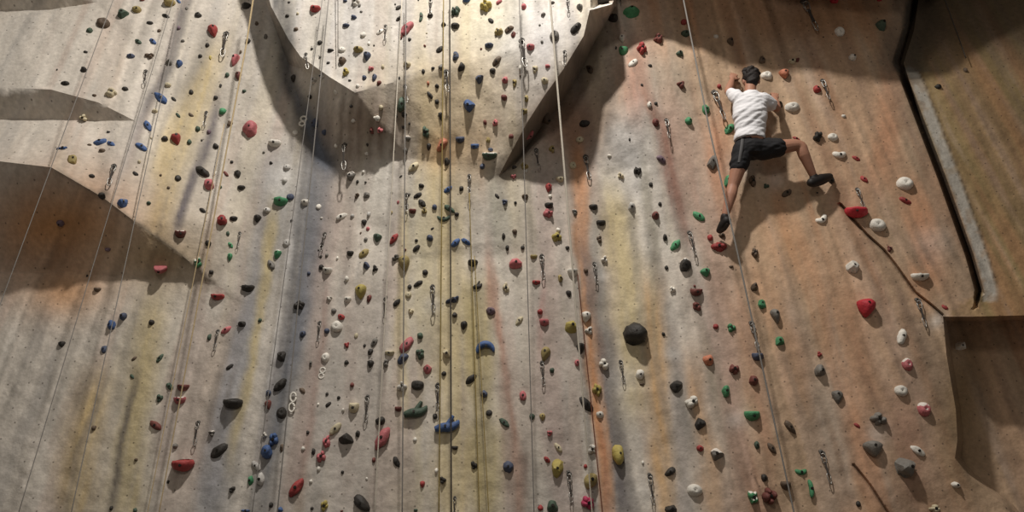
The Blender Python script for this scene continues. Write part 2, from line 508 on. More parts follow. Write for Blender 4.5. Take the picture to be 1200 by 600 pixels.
# threaded bolt holes: small dark dots a hand apart
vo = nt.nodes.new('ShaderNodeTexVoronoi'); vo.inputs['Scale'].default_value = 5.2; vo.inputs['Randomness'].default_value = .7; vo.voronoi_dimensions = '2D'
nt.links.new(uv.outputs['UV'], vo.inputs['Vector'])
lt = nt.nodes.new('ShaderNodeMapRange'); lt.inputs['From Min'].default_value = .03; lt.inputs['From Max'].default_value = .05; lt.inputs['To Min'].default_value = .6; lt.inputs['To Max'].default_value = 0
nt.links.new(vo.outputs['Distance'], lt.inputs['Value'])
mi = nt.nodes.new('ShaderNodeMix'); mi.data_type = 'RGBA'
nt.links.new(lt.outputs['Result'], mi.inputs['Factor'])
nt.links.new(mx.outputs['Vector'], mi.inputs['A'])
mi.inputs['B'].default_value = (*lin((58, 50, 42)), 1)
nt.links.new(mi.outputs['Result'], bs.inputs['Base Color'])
n2 = nt.nodes.new('ShaderNodeTexNoise'); n2.inputs['Scale'].default_value = 34; n2.inputs['Detail'].default_value = 6
nt.links.new(uv.outputs['UV'], n2.inputs['Vector'])
bp = nt.nodes.new('ShaderNodeBump'); bp.inputs['Strength'].default_value = .35; bp.inputs['Distance'].default_value = .012
nt.links.new(n2.outputs['Fac'], bp.inputs['Height']); nt.links.new(bp.outputs['Normal'], bs.inputs['Normal'])

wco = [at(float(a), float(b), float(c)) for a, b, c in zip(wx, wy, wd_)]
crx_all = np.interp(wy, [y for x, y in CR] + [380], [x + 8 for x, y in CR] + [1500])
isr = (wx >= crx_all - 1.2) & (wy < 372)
def build_wall(name, faces, label):
    used = sorted({v for f in faces for v in f})
    ix = {v: k for k, v in enumerate(used)}
    me = bpy.data.meshes.new(name)
    me.from_pydata([wco[v] for v in used], [], [tuple(ix[v] for v in f) for f in faces])
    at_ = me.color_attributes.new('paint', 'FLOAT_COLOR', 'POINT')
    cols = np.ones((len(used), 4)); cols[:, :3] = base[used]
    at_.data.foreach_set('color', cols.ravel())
    uvl = me.uv_layers.new(name='wall')
    vi = np.empty(len(me.loops), int); me.loops.foreach_get('vertex_index', vi)
    uu = np.array([[wco[v].x, (wco[v] - P0).dot(WU)] for v in used])
    uvl.data.foreach_set('uv', uu[vi].ravel())
    me.polygons.foreach_set('use_smooth', [True] * len(me.polygons))
    me.update()
    me.set_sharp_from_angle(angle=math.radians(38))
    o = link(name, me, None, [wall_m])
    tag(o, label, 'wall', None, 'structure')
    return o
fl, fr = [], []
for f in wf:
    f = tuple(f)
    # facing the room
    a, b, c = [wco[k] for k in f[:3]]
    if (b - a).cross(c - a).dot(CAM - a) < 0: f = f[::-1]
    (fr if all(isr[k] for k in f) else fl).append(f)
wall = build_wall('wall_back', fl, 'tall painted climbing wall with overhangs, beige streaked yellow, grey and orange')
wallr = build_wall('wall_right', fr, 'olive brown climbing wall panel beyond the dark crack at right')
wall_bvh = BVHTree.FromPolygons(wco, [tuple(f) for f in wf])

def hit(px_, py_):
    r = ray(px_, py_).normalized()
    loc, nor, idx, dist = wall_bvh.ray_cast(CAM, r)
    # smoothed normal from neighbours a few px away
    ps = []
    for dx, dy in ((-5, 0), (5, 0), (0, -5), (0, 5)):
        l2 = wall_bvh.ray_cast(CAM, ray(px_ + dx, py_ + dy).normalized())[0]
        ps.append(l2)
    n = (ps[1] - ps[0]).cross(ps[2] - ps[3])
    n.normalize()
    if n.dot(CAM - loc) < 0: n = -n
    v = (CAM - loc).normalized()
    if n.dot(v) < .55:
        n = (n + v * .8).normalized()
    return loc, n, dist * r.dot(FW)

def frame(n):
    y = (UP - n * UP.dot(n)).normalized()
    x = y.cross(n).normalized()
    return x, y

# floor of the hall
bm = bmesh.new()
nx_, ny_ = 40, 24
grid = [[bm.verts.new((-7.5 + 15 * i / nx_, -3 + 10.3 * j / ny_, 0.012 * noise.noise(Vector((i * .7, j * .7, 0))))) for j in range(ny_ + 1)] for i in range(nx_ + 1)]
for i in range(nx_):
    for j in range(ny_):
        bm.faces.new((grid[i][j], grid[i + 1][j], grid[i + 1][j + 1], grid[i][j + 1]))
fo = from_bm('floor', bm, None, [mat('floor_mat', (92, 86, 80), .9, 0, .3, 30, .15)])
tag(fo, 'grey padded gym floor below the climbing wall', 'floor', None, 'structure')

# ------------------------------------------------------------------ the holds
PAL = {
    'K': ('dark charcoal', (58, 53, 48)), 'S': ('grey', (120, 114, 106)), 'N': ('slate blue', (72, 80, 104)), 'B': ('blue', (64, 94, 150)),
    'G': ('bright green', (70, 152, 98)), 'g': ('dull green', (72, 92, 74)), 'R': ('red', (174, 56, 54)), 'M': ('maroon', (124, 62, 54)),
    'P': ('pink', (200, 98, 102)), 'O': ('orange', (206, 118, 84)), 'Y': ('yellow', (186, 165, 76)), 'y': ('mustard', (168, 146, 84)),
    'W': ('white', (226, 218, 204)), 'L': ('chalky pale', (192, 186, 178)), 'E': ('cream', (206, 190, 152)), 'T': ('brown', (104, 84, 66)),
    'C': ('crimson', (214, 40, 54)), 'V': ('mauve', (116, 92, 104)), 'Q': ('magenta', (206, 48, 92))}
def soft(c, k=.78):
    m = sum(c) / 3
    return tuple(m + (q - m) * k for q in c)
HM = {k: mat('hold_' + v[0].replace(' ', '_'), soft(v[1]), .62, .14, .5, 55, .16) for k, v in PAL.items()}
CHALK = mat('chalk_dust', (222, 214, 204), .9, .05, .4, 50, .1)
BOLT = mat('bolt_steel', (52, 48, 44), .45, 0, 0, 60, 0, .6)

# tile origin: then x y width height (quarter pixels), colour letter, shape letter, * when chalked on top
# shapes: b rounded, c blocky, j lipped, t pointed, d leaning down right, u leaning up right, k crescent, h two horned,
#         l knobbly, r ringed, p disc, n bean, w winged
DATA = {
 (60, 0): '''427 3 24 14 M;558 22 54 52 yb;597 8 22 28 Bd;340 70 46 56 gc;402 56 38 36 yj;245 117 58 58 Tp;179 149 30 28 g;538 77 38 22 Kd;
463 113 28 18 Kj;507 147 18 18 T;478 198 32 36 Bd;409 198 36 28 gd;373 271 34 26 Nj;462 268 46 30 Tl;161 247 20 14 K;152 334 30 30 K;65 398 34 24 Kj;
346 421 28 22 K;202 450 20 16 T;281 447 60 44 El;690 76 34 28 K;761 155 46 56 Rt;733 215 20 22 K;698 266 20 20 K;618 195 20 16 S;557 298 32 34 Sc;
602 307 32 38 Bt;745 272 12 24 Y;547 404 30 26 E;657 436 20 28 K;574 467 22 28 Kd;513 465 50 64 Bd;773 461 22 22 K;796 404 12 24 K;487 524 26 22 E;
655 541 28 22 Td;595 543 20 30 gd;155 552 40 40 El;636 42 14 20 S;28 328 8 14 K;598 135 20 20 V;452 592 32 56 Bd''',
 (240, 0): '''199 38 40 36 Kj;205 197 26 26 K;245 113 18 24 T;286 175 18 28 S;395 13 14 12 K;388 78 20 18 K;436 67 14 16 E;520 53 46 36 Rj;429 141 22 22 T;
541 204 24 24 K;503 231 14 14 K;541 271 14 14 S;591 241 30 18 Kj;579 297 20 14 K;659 6 22 16 N;710 20 42 44 Wl;734 57 14 12 S;701 86 28 24 N;664 125 32 22 Nj;
745 168 32 32 Wp;770 206 14 18 W;793 215 10 10 K;645 238 36 34 Wp;722 238 44 34 yb;764 271 36 44 Nt;647 297 40 40 Tt;661 342 36 44 Yl;780 325 28 30 Pl;
748 370 24 26 Nt;680 380 16 14 K;718 407 20 24 W;615 431 18 26 Wp;688 497 18 16 K;697 564 22 20 W;496 453 24 22 K;420 368 28 34 K;518 372 40 36 Ll;552 352 38 30 Lc;
461 570 40 56 Wr;525 578 36 44 N;145 290 36 60 Pt;160 362 32 40 Mt;107 355 22 26 g;84 406 26 28 K;186 430 20 18 g;52 461 24 22 K;86 525 32 32 G;118 582 30 32 Tl;
170 245 12 22 T;797 552 14 14 W''',
 (420, 0): '''5 28 14 26 S;14 58 14 12 S;187 38 26 30 Ku;172 22 10 12 K;189 90 22 34 Ku;101 152 36 30 Wu;229 140 54 78 Pu;200 175 18 40 M;240 188 18 18 K;
293 83 28 64 gn;338 77 28 28 K;281 3 10 8 K;311 217 14 14 M;320 157 10 10 E;383 235 34 38 Ku;399 119 24 24 K;456 62 46 56 gl;455 130 38 34 Kj;508 8 36 30 Bj;
600 40 56 60 Yl;622 99 30 28 Kd;660 12 28 28 Pu;779 37 26 32 Pb;660 157 40 50 yl;708 140 42 38 Tu;728 165 26 36 Mc;614 221 38 30 Nj;576 232 12 12 M;
457 270 32 48 Nc;484 317 32 42 Kc;648 290 40 54 Tu;631 337 32 28 Kt;569 374 40 52 Nc;689 378 30 34 Pb;733 391 26 44 yl;685 461 32 32 M;524 500 56 62 Bc;
642 575 28 38 Pl;594 575 18 26 M;791 463 20 36 y;780 524 30 40 yl;763 320 18 30 W;762 357 14 18 T;230 312 34 34 Ej;305 338 18 26 K;351 323 18 18 K;388 320 26 30 S;
327 392 14 22 O;369 405 20 22 K;336 448 26 38 Kd;368 478 20 26 K;386 547 22 40 Kt;202 490 46 72 gc;77 370 26 36 Nt;97 395 22 26 Mt;115 316 16 26 E;192 368 10 20 K;
215 538 28 26 K;178 545 12 16 K;240 580 12 16 K;105 505 22 26 E;90 556 28 30 Wp''',
 (600, 0): '''148 71 24 24 Sc;190 15 24 18 S;130 120 12 12 S;141 198 14 16 S;200 174 46 56 Sp;300 135 46 70 Ku;318 38 34 36 Sc;88 229 36 40 Pj;43 320 22 22 E;
110 328 28 46 El;167 312 24 20 P;155 382 34 36 Eb;76 460 38 34 yc;366 330 26 60 Td;153 552 44 48 Tb;475 98 40 46 Kj;408 14 104 44 Kc;555 72 78 54 Gb;517 185 32 46 Wb;523 250 40 54 Gj;
568 300 38 48 Wu;606 240 48 70 Rl;682 190 48 46 Ml;488 226 10 22 K;646 311 20 18 K;608 400 14 16 K;641 495 24 36 Wb;672 488 18 20 K;784 257 38 28 gb;785 402 38 44 Ml;
668 577 34 38 M;343 582 54 36 Kp''',
 (780, 0): '''83 110 28 32 R;92 168 38 38 gj;183 521 34 54 Gb;104 570 36 40 Gb;235 175 24 22 W;297 200 34 40 Tc;450 287 32 44 Tc;590 293 44 34 El;614 284 28 24 Ml;
470 360 54 44 Wp;552 354 46 44 Ot;706 424 38 40 Rb;589 508 70 50 Wp;249 408 22 24 R;788 10 40 24 C;324 372 24 34 Tb;536 492 20 36 Tb''',
 (940, 0): '''360 3 26 12 C;172 155 46 50 Wp;358 127 46 60 gc;232 276 38 38 W;193 547 22 18 W;636 411 36 24 Kb;762 332 18 28 Tb;99 175 8 8 K''',
 (60, 145): '''269 41 18 12 K;230 90 60 36 Bu;282 96 42 28 Bd;50 118 50 22 Bw;178 101 20 12 T;240 129 32 20 T;96 179 46 46 yc;189 250 28 22 K;240 340 34 34 Kc;
330 377 52 48 Bc;425 113 50 42 Bd;394 236 26 24 Kd;414 180 14 20 E;513 243 14 14 T;470 70 12 12 E;531 75 32 28 K;586 80 46 56 Rt;647 90 22 28 g;687 30 26 30 g;
740 42 20 26 V;706 80 10 16 K;771 110 26 28 K;594 258 30 34 Kp;549 302 14 18 T;457 376 22 20 g;711 230 56 56 Kd;742 293 44 58 Pb;768 235 18 28 Wu;793 300 16 20 g;
711 408 28 28 Kd;606 522 46 48 Mj*;736 563 28 32 K;48 463 34 34 V;268 588 30 20 V''',
 (240, 145): '''220 35 62 74 Pb;426 46 30 30 Wp;330 103 54 44 Wj;278 136 14 14 S;127 182 16 16 K;311 186 18 16 K;98 236 22 32 Md;157 242 32 40 Kt;172 306 34 28 Kj;
387 208 38 34 Lp;376 268 24 28 L;403 346 38 34 Np;358 377 60 50 Gj;473 376 36 40 Wj;535 391 26 28 Wp;548 445 14 14 W;294 410 36 30 L;249 449 38 36 Kt;135 451 34 28 Kj;
80 460 46 54 Rb;108 516 16 24 g;120 570 22 34 Gd;408 456 14 16 K;385 562 34 40 Lp;641 440 52 36 Wu;690 250 36 48 Sb*;717 274 14 20 K;755 276 12 12 K;716 340 24 36 Tl;
762 338 34 34 Sc;745 228 16 18 W;694 435 22 24 L;771 427 20 30 L;749 467 28 28 Kt;765 495 18 22 P;731 513 10 14 T;755 545 18 24 S;616 103 16 20 W;763 98 12 16 K;
760 140 16 20 W;785 30 20 34 M;565 40 24 30 N;550 570 16 28 K''',
 (420, 145): '''105 28 30 34 Pl;66 30 20 28 S;210 17 14 16 K;43 98 10 12 K;170 130 8 18 K;234 70 26 28 S*;221 126 22 34 S;318 38 34 60 gl;332 110 24 36 Kt;
393 100 44 74 Ou;416 178 30 40 Kc;480 77 40 40 Nj;547 108 38 32 Bj;620 122 28 18 N;617 155 62 46 gj*;583 200 26 28 N;609 77 24 28 yc;717 60 26 22 M;731 208 24 20 K;
775 205 40 36 yl;725 252 28 30 Pl;782 346 34 36 Tl;262 205 48 44 Eu;200 248 16 14 Ku;297 294 28 24 K;279 338 44 28 Ku;301 374 38 36 Kd;239 333 14 20 S;230 388 12 30 S;
256 415 32 32 Mj;312 410 30 34 yl;357 392 26 26 N;420 310 40 34 Bu;483 306 24 26 K;428 400 52 34 gd;400 440 76 42 gk;462 426 24 22 K;347 492 20 12 Ku;335 537 32 32 N;
272 548 18 16 K;272 585 40 34 Ku;455 560 40 38 Bu;505 555 42 34 Bd;683 370 30 36 Nl;650 340 20 26 Kd;737 372 16 18 K;733 510 24 26 Tt;680 528 16 34 K;697 582 18 28 K;
770 582 20 22 K;170 540 34 54 Ru;92 540 44 36 gt;42 338 34 32 Sc;36 276 14 12 K;28 225 14 16 W;158 325 12 12 K;187 370 12 20 P;155 418 14 20 y;219 593 14 14 M''',
 (600, 145): '''80 55 34 50 Pu;185 125 34 44 yl;67 225 14 20 W;320 78 40 34 Ep;283 200 36 40 Ep;222 268 34 34 Ej;168 306 32 40 Rt;177 343 18 24 W;171 390 38 36 Kj;
167 426 46 48 Pl;204 540 50 58 Yl;215 500 20 24 W;292 418 28 40 Sl*;16 371 12 14 K;11 510 24 26 T;50 582 22 22 K;258 584 22 20 K;380 398 40 34 Kj;415 470 40 36 Kj;
407 545 30 38 Tl;510 250 34 40 El;457 152 22 14 W;588 226 38 54 Kl;696 170 52 40 Vd;650 287 20 22 K;560 395 32 52 L;693 379 18 22 K;671 434 38 38 Mb;716 535 24 34 K;
764 572 48 52 Gu;551 75 10 18 K''',
 (780, 145): '''297 28 46 50 Gu;216 185 44 76 Sc;292 268 32 68 Gu;403 275 38 60 Tl;470 295 28 30 gl;565 328 52 38 Tu;612 72 36 24 Rd;708 68 46 56 Kl;155 438 60 44 Gd;
207 537 26 30 R;246 584 68 54 Rl;720 440 68 70 Wn;710 325 10 10 K;262 527 34 22 Tb;772 265 30 44 Kb''',
 (940, 145): '''140 68 50 42 Wp;170 142 72 52 Wn;252 165 36 26 Rd;289 263 34 32 Rd;475 288 78 68 Wp;480 363 52 34 Rd;250 428 92 58 Cj;347 481 76 66 Wp;408 588 26 34 Ml''',
 (60, 290): '''274 18 48 42 Vd;520 98 54 48 Pj;687 72 42 52 Gl*;220 201 30 28 Tj;340 327 36 38 Nb;289 367 38 44 B;251 480 28 40 Nc;473 354 28 28 K;390 522 24 24 Tu;
511 521 24 44 gu;54 456 34 28 Kt;745 423 20 32 g;170 134 10 14 K;381 606 28 22 gd;558 652 34 34 gd;624 662 52 40 Mj;512 708 32 44 gl;608 720 50 46 Pj*''',
 (240, 290): '''66 236 60 38 Rj;118 48 26 36 Gt;32 117 22 22 K;343 38 34 42 Gt*;313 85 36 54 Sd;205 198 56 40 Kj;178 361 38 30 Kb;102 390 42 38 Pu;260 343 20 20 g;
118 562 32 28 Ku;446 275 52 52 Kl;462 408 28 34 N;488 124 18 20 N;364 512 46 52 Kc;548 95 24 30 K;578 115 42 42 Wj;545 44 14 16 K;573 40 18 22 S;534 14 10 10 K;
623 52 14 18 W;684 33 30 34 Kj;748 30 44 44 yu;758 90 34 38 Nc;667 150 22 32 W;736 215 54 68 Yt;587 240 30 26 Wl;673 248 32 36 Wj;772 243 24 36 Mt;607 300 24 30 S;
642 328 34 28 R;621 374 56 56 Wp;573 394 28 26 N;711 414 20 28 Ep;669 458 28 30 Rl;750 461 14 18 K;777 492 26 36 Kc;780 548 34 34 Kt;665 540 22 22 K;567 517 38 46 Wp;
550 590 36 56 Wr;497 545 14 36 S;356 647 54 62 Ku;458 672 28 30 Td;692 645 20 24 M;574 688 16 18 K;628 706 18 18 K''',
 (420, 290): '''178 52 40 34 Sl;218 82 54 72 yt;313 120 28 28 K;281 172 42 34 Ku;241 187 22 24 K;235 225 32 34 Ep;180 260 34 34 Ku;133 236 8 20 K;248 300 28 28 El;
452 318 26 26 K;494 369 34 40 Kt;440 252 66 48 Nw;558 178 42 44 Kh;537 79 44 40 Kj;734 83 54 54 Pb;691 193 32 56 El;620 302 42 40 Vb;755 345 30 52 Eu;597 478 92 62 Bk;
228 458 56 80 Pu;210 522 46 52 Nu;291 416 28 32 g;290 503 46 60 gl;148 500 44 30 Ej;130 545 40 40 Sl;416 502 40 50 Ec;326 572 42 44 Pc;402 592 24 24 K;80 103 30 34 Kl;
75 445 26 50 Su;280 648 56 46 Kb;208 656 50 50 Wl;528 620 52 46 Ku;590 688 34 36 N''',
 (600, 290): '''103 48 32 28 yj;225 147 28 40 yc;115 168 38 28 Rj;132 304 26 26 R;150 356 42 44 Pj;265 220 28 32 Kt;343 112 24 24 Tt;280 125 44 50 Wj;433 62 36 42 Wl;
342 330 48 48 Wt;356 394 42 44 Wl;272 380 62 74 Yc;156 506 46 66 yt;187 578 24 24 g;320 477 42 50 Kt;302 543 30 38 Pc;428 552 52 56 Wl;597 598 42 46 Wb;
570 417 108 100 Kb;708 408 18 20 K;723 96 18 24 K;750 203 28 38 Wl;394 672 46 72 Yl;768 652 60 52 Kc''',
 (780, 290): '''88 90 54 78 Kc*;182 122 50 38 Gt;140 213 54 44 Mj;144 280 42 48 Ml;135 182 12 14 M;306 91 24 14 T;233 373 26 24 R;307 383 42 44 Gl;
415 188 36 44 Tc;447 265 40 46 Gc;512 325 44 66 St;530 443 40 48 Gc;720 503 26 30 Rl;718 580 52 64 Sc;195 535 46 58 Ob;318 575 50 60 Ml;427 517 50 46 Nj;
415 30 36 52 Tl;408 628 44 48 M;280 676 44 54 Gc''',
 (940, 290): '''228 98 60 62 Wc;545 145 72 46 Wj;668 282 28 26 Rd;287 293 84 78 Ct;462 418 50 78 Wu;488 552 52 62 Pp*;738 465 50 46 Wc''',
 (60, 450): '''492 195 64 42 Md;204 207 24 26 T;400 356 18 18 T;284 582 18 22 K;397 592 20 22 g;549 460 14 18 K;585 291 26 26 S;757 233 34 32 Sl*;627 388 90 66 Rj''',
 (240, 450): '''142 100 82 56 Kj;72 313 78 64 Ku;131 495 34 32 Kl;361 138 48 56 Kp;300 100 32 42 Mt;300 45 26 34 N;413 88 38 98 Wr;283 242 28 34 Wl;328 262 46 70 Bl;
296 320 54 60 Bb;362 300 18 40 T;243 385 44 44 Ld;217 455 26 44 G;265 448 36 60 L;312 568 20 28 K;355 590 28 24 B;195 594 44 12 B;579 97 30 26 Ku;533 97 14 18 W;
649 123 14 22 W;700 115 44 62 Ej;613 212 50 54 Eu;573 272 38 70 Pl;549 340 46 58 Pl;484 228 16 18 K;462 305 20 24 W;511 319 20 34 K;533 400 20 28 W;499 457 18 22 W;
647 414 16 18 K;760 445 14 16 W;665 262 72 54 Kc;720 234 22 34 K;432 490 52 84 Ru;562 572 38 56 Yl;503 583 16 16 K;643 596 18 10 M;738 560 82 66 Kd''',
 (420, 450): '''188 120 32 32 Mj;105 175 46 36 Kb;118 258 58 108 Pu;270 125 112 84 gh;418 192 118 84 Bh;360 153 24 28 K;266 262 20 26 W;453 300 30 24 Kj;367 408 22 28 W;
397 450 38 38 Kl;301 472 26 30 Rt;179 365 32 50 Kd;39 446 14 14 W;269 592 22 14 g;543 382 34 42 Kl;614 137 32 32 Kp;684 182 48 38 gd;701 390 46 56 Nb;73 358 20 26 M''',
 (600, 450): '''52 58 32 50 Pb;92 153 28 34 gc;143 157 30 34 yt;177 232 32 34 Pl;217 300 34 46 Ed;163 356 32 34 Rd;215 398 60 78 Yc;344 387 18 22 R;364 452 62 80 yc;
352 557 62 72 Ql;133 582 26 28 R;190 577 48 60 gb;345 97 54 80 Kd;411 147 38 38 W;370 308 46 50 Wl;490 335 60 100 Yb;612 370 16 22 W;738 413 52 44 Ku;742 590 60 40 Kb;608 3 24 14 T''',
 (780, 450): '''118 88 66 66 Wl;159 187 52 58 Kc;399 153 66 60 Gj;425 288 28 36 g;496 302 34 54 Td;580 203 44 62 Td;161 303 34 32 R;235 330 62 54 Sc*;132 501 74 58 Wp;
460 439 32 38 K;560 478 42 52 Tj;476 528 70 90 Ml;406 532 50 70 Gl*;631 407 68 40 Gn;675 492 36 94 Gn''',
 (940, 450): '''162 65 50 58 St;458 35 64 56 Wp;562 120 62 66 Pp*;350 168 80 66 Sl;257 195 28 24 Rd;327 310 86 68 St;470 395 100 86 Sc;537 315 64 46 Wd;712 473 40 32 W;
260 563 24 26 K;612 584 62 40 El''',
}
HOLDS = []
for (ox, oy), s in DATA.items():
    for tok in s.replace('\n', '').split(';'):
        q = tok.split()
        if len(q) < 5: continue
        hx, hy, hw, hh = ox + float(q[0]) / 4, oy + float(q[1]) / 4, float(q[2]) / 4, float(q[3]) / 4
        cs = q[4].rstrip('*')
        c, sh = cs[0], (cs[1] if len(cs) > 1 else 'b')
        if any(abs(hx - o['x']) < 2.6 and abs(hy - o['y']) < 2.6 for o in HOLDS): continue
        HOLDS.append(dict(x=hx, y=hy, w=hw, h=hh, c=c, s=sh, chalk=q[4].endswith('*')))

ICO = {}
for lv in (2, 3):
    b_ = bmesh.new(); bmesh.ops.create_icosphere(b_, subdivisions=lv, radius=1)
    b_.verts.ensure_lookup_table()
    ICO[lv] = ([v.co.copy() for v in b_.verts], [[v.index for v in f.verts] for f in b_.faces]); b_.free()

def blob(verts, faces, cen, rad, rot=0.0, lv=2, shape='b', seed=0, rough=.2):
    """one lump: cen in unit coords, rad = (rx, ry, rz)"""
    base_i = len(verts)
    rs = random.Random(seed)
    off = Vector((rs.uniform(-50, 50), rs.uniform(-50, 50), rs.uniform(-50, 50)))
    planes = []
    if shape == 'c':
        for k in range(9):
            n = Vector((rs.gauss(0, 1), rs.gauss(0, 1), abs(rs.gauss(0, .8)))).normalized()
            planes.append((n, rs.uniform(.62, .86)))
    elif shape == 'j':
        planes.append((Vector((0, 1, .25)).normalized(), .38)); planes.append((Vector((0, .35, 1)).normalized(), .9))
    ca_, sa_ = math.cos(rot), math.sin(rot)
    for v in ICO[lv][0]:
        p = v.copy()
        p *= 1 + rough * (noise.noise(p * 1.1 + off) + .45 * noise.noise(p * 2.6 + off))
        for n, o_ in planes:
            d_ = p.dot(n) - o_
            if d_ > 0: p -= n * d_ * .97
        if shape == 'j':
            p.z *= 1 + .35 * max(0, p.y + .2)
            p.y = (p.y + .3) / 1.0
            if p.y > .45: p.z *= 1 - .35 * (1 - min(1, abs(p.x)))
        if shape == 't':
            k = .32 + .68 * min(1, max(0, (p.y + 1) / 1.7))
            p.x *= k * 1.1; p.z *= .5 + .6 * k
        if shape == 'p':
            r2 = p.x * p.x + p.y * p.y
            p.z = p.z - (.5 * math.exp(-r2 / .06) if p.z > 0 else 0)
        if p.z < -.06: p.z = -.06
        x, y = p.x * rad[0], p.y * rad[1]
        verts.append(Vector((cen[0] + x * ca_ - y * sa_, cen[1] + x * sa_ + y * ca_, cen[2] + p.z * rad[2])))
    faces.extend([[i + base_i for i in f] for f in ICO[lv][1]])

def sweep(verts, faces, pts, rad, flat=1.0, seg=10):
    """tapered bent tube lying on the wall"""
    b0 = len(verts)
    n = len(pts)
    for i, p in enumerate(pts):
        a = pts[min(i + 1, n - 1)] - pts[max(i - 1, 0)]
        t = a.normalized(); s_ = Vector((-t.y, t.x, 0)).normalized(); u = Vector((0, 0, 1))
        for k in range(seg):
            th = 2 * math.pi * k / seg
            q = p + s_ * math.cos(th) * rad[i] + u * math.sin(th) * rad[i] * flat
            q.z = max(q.z, -.05)
            verts.append(q)
    for i in range(n - 1):
        for k in range(seg):
            faces.append([b0 + i * seg + k, b0 + i * seg + (k + 1) % seg, b0 + (i + 1) * seg + (k + 1) % seg, b0 + (i + 1) * seg + k])
    faces.append([b0 + k for k in range(seg)][::-1]); faces.append([b0 + (n - 1) * seg + k for k in range(seg)])

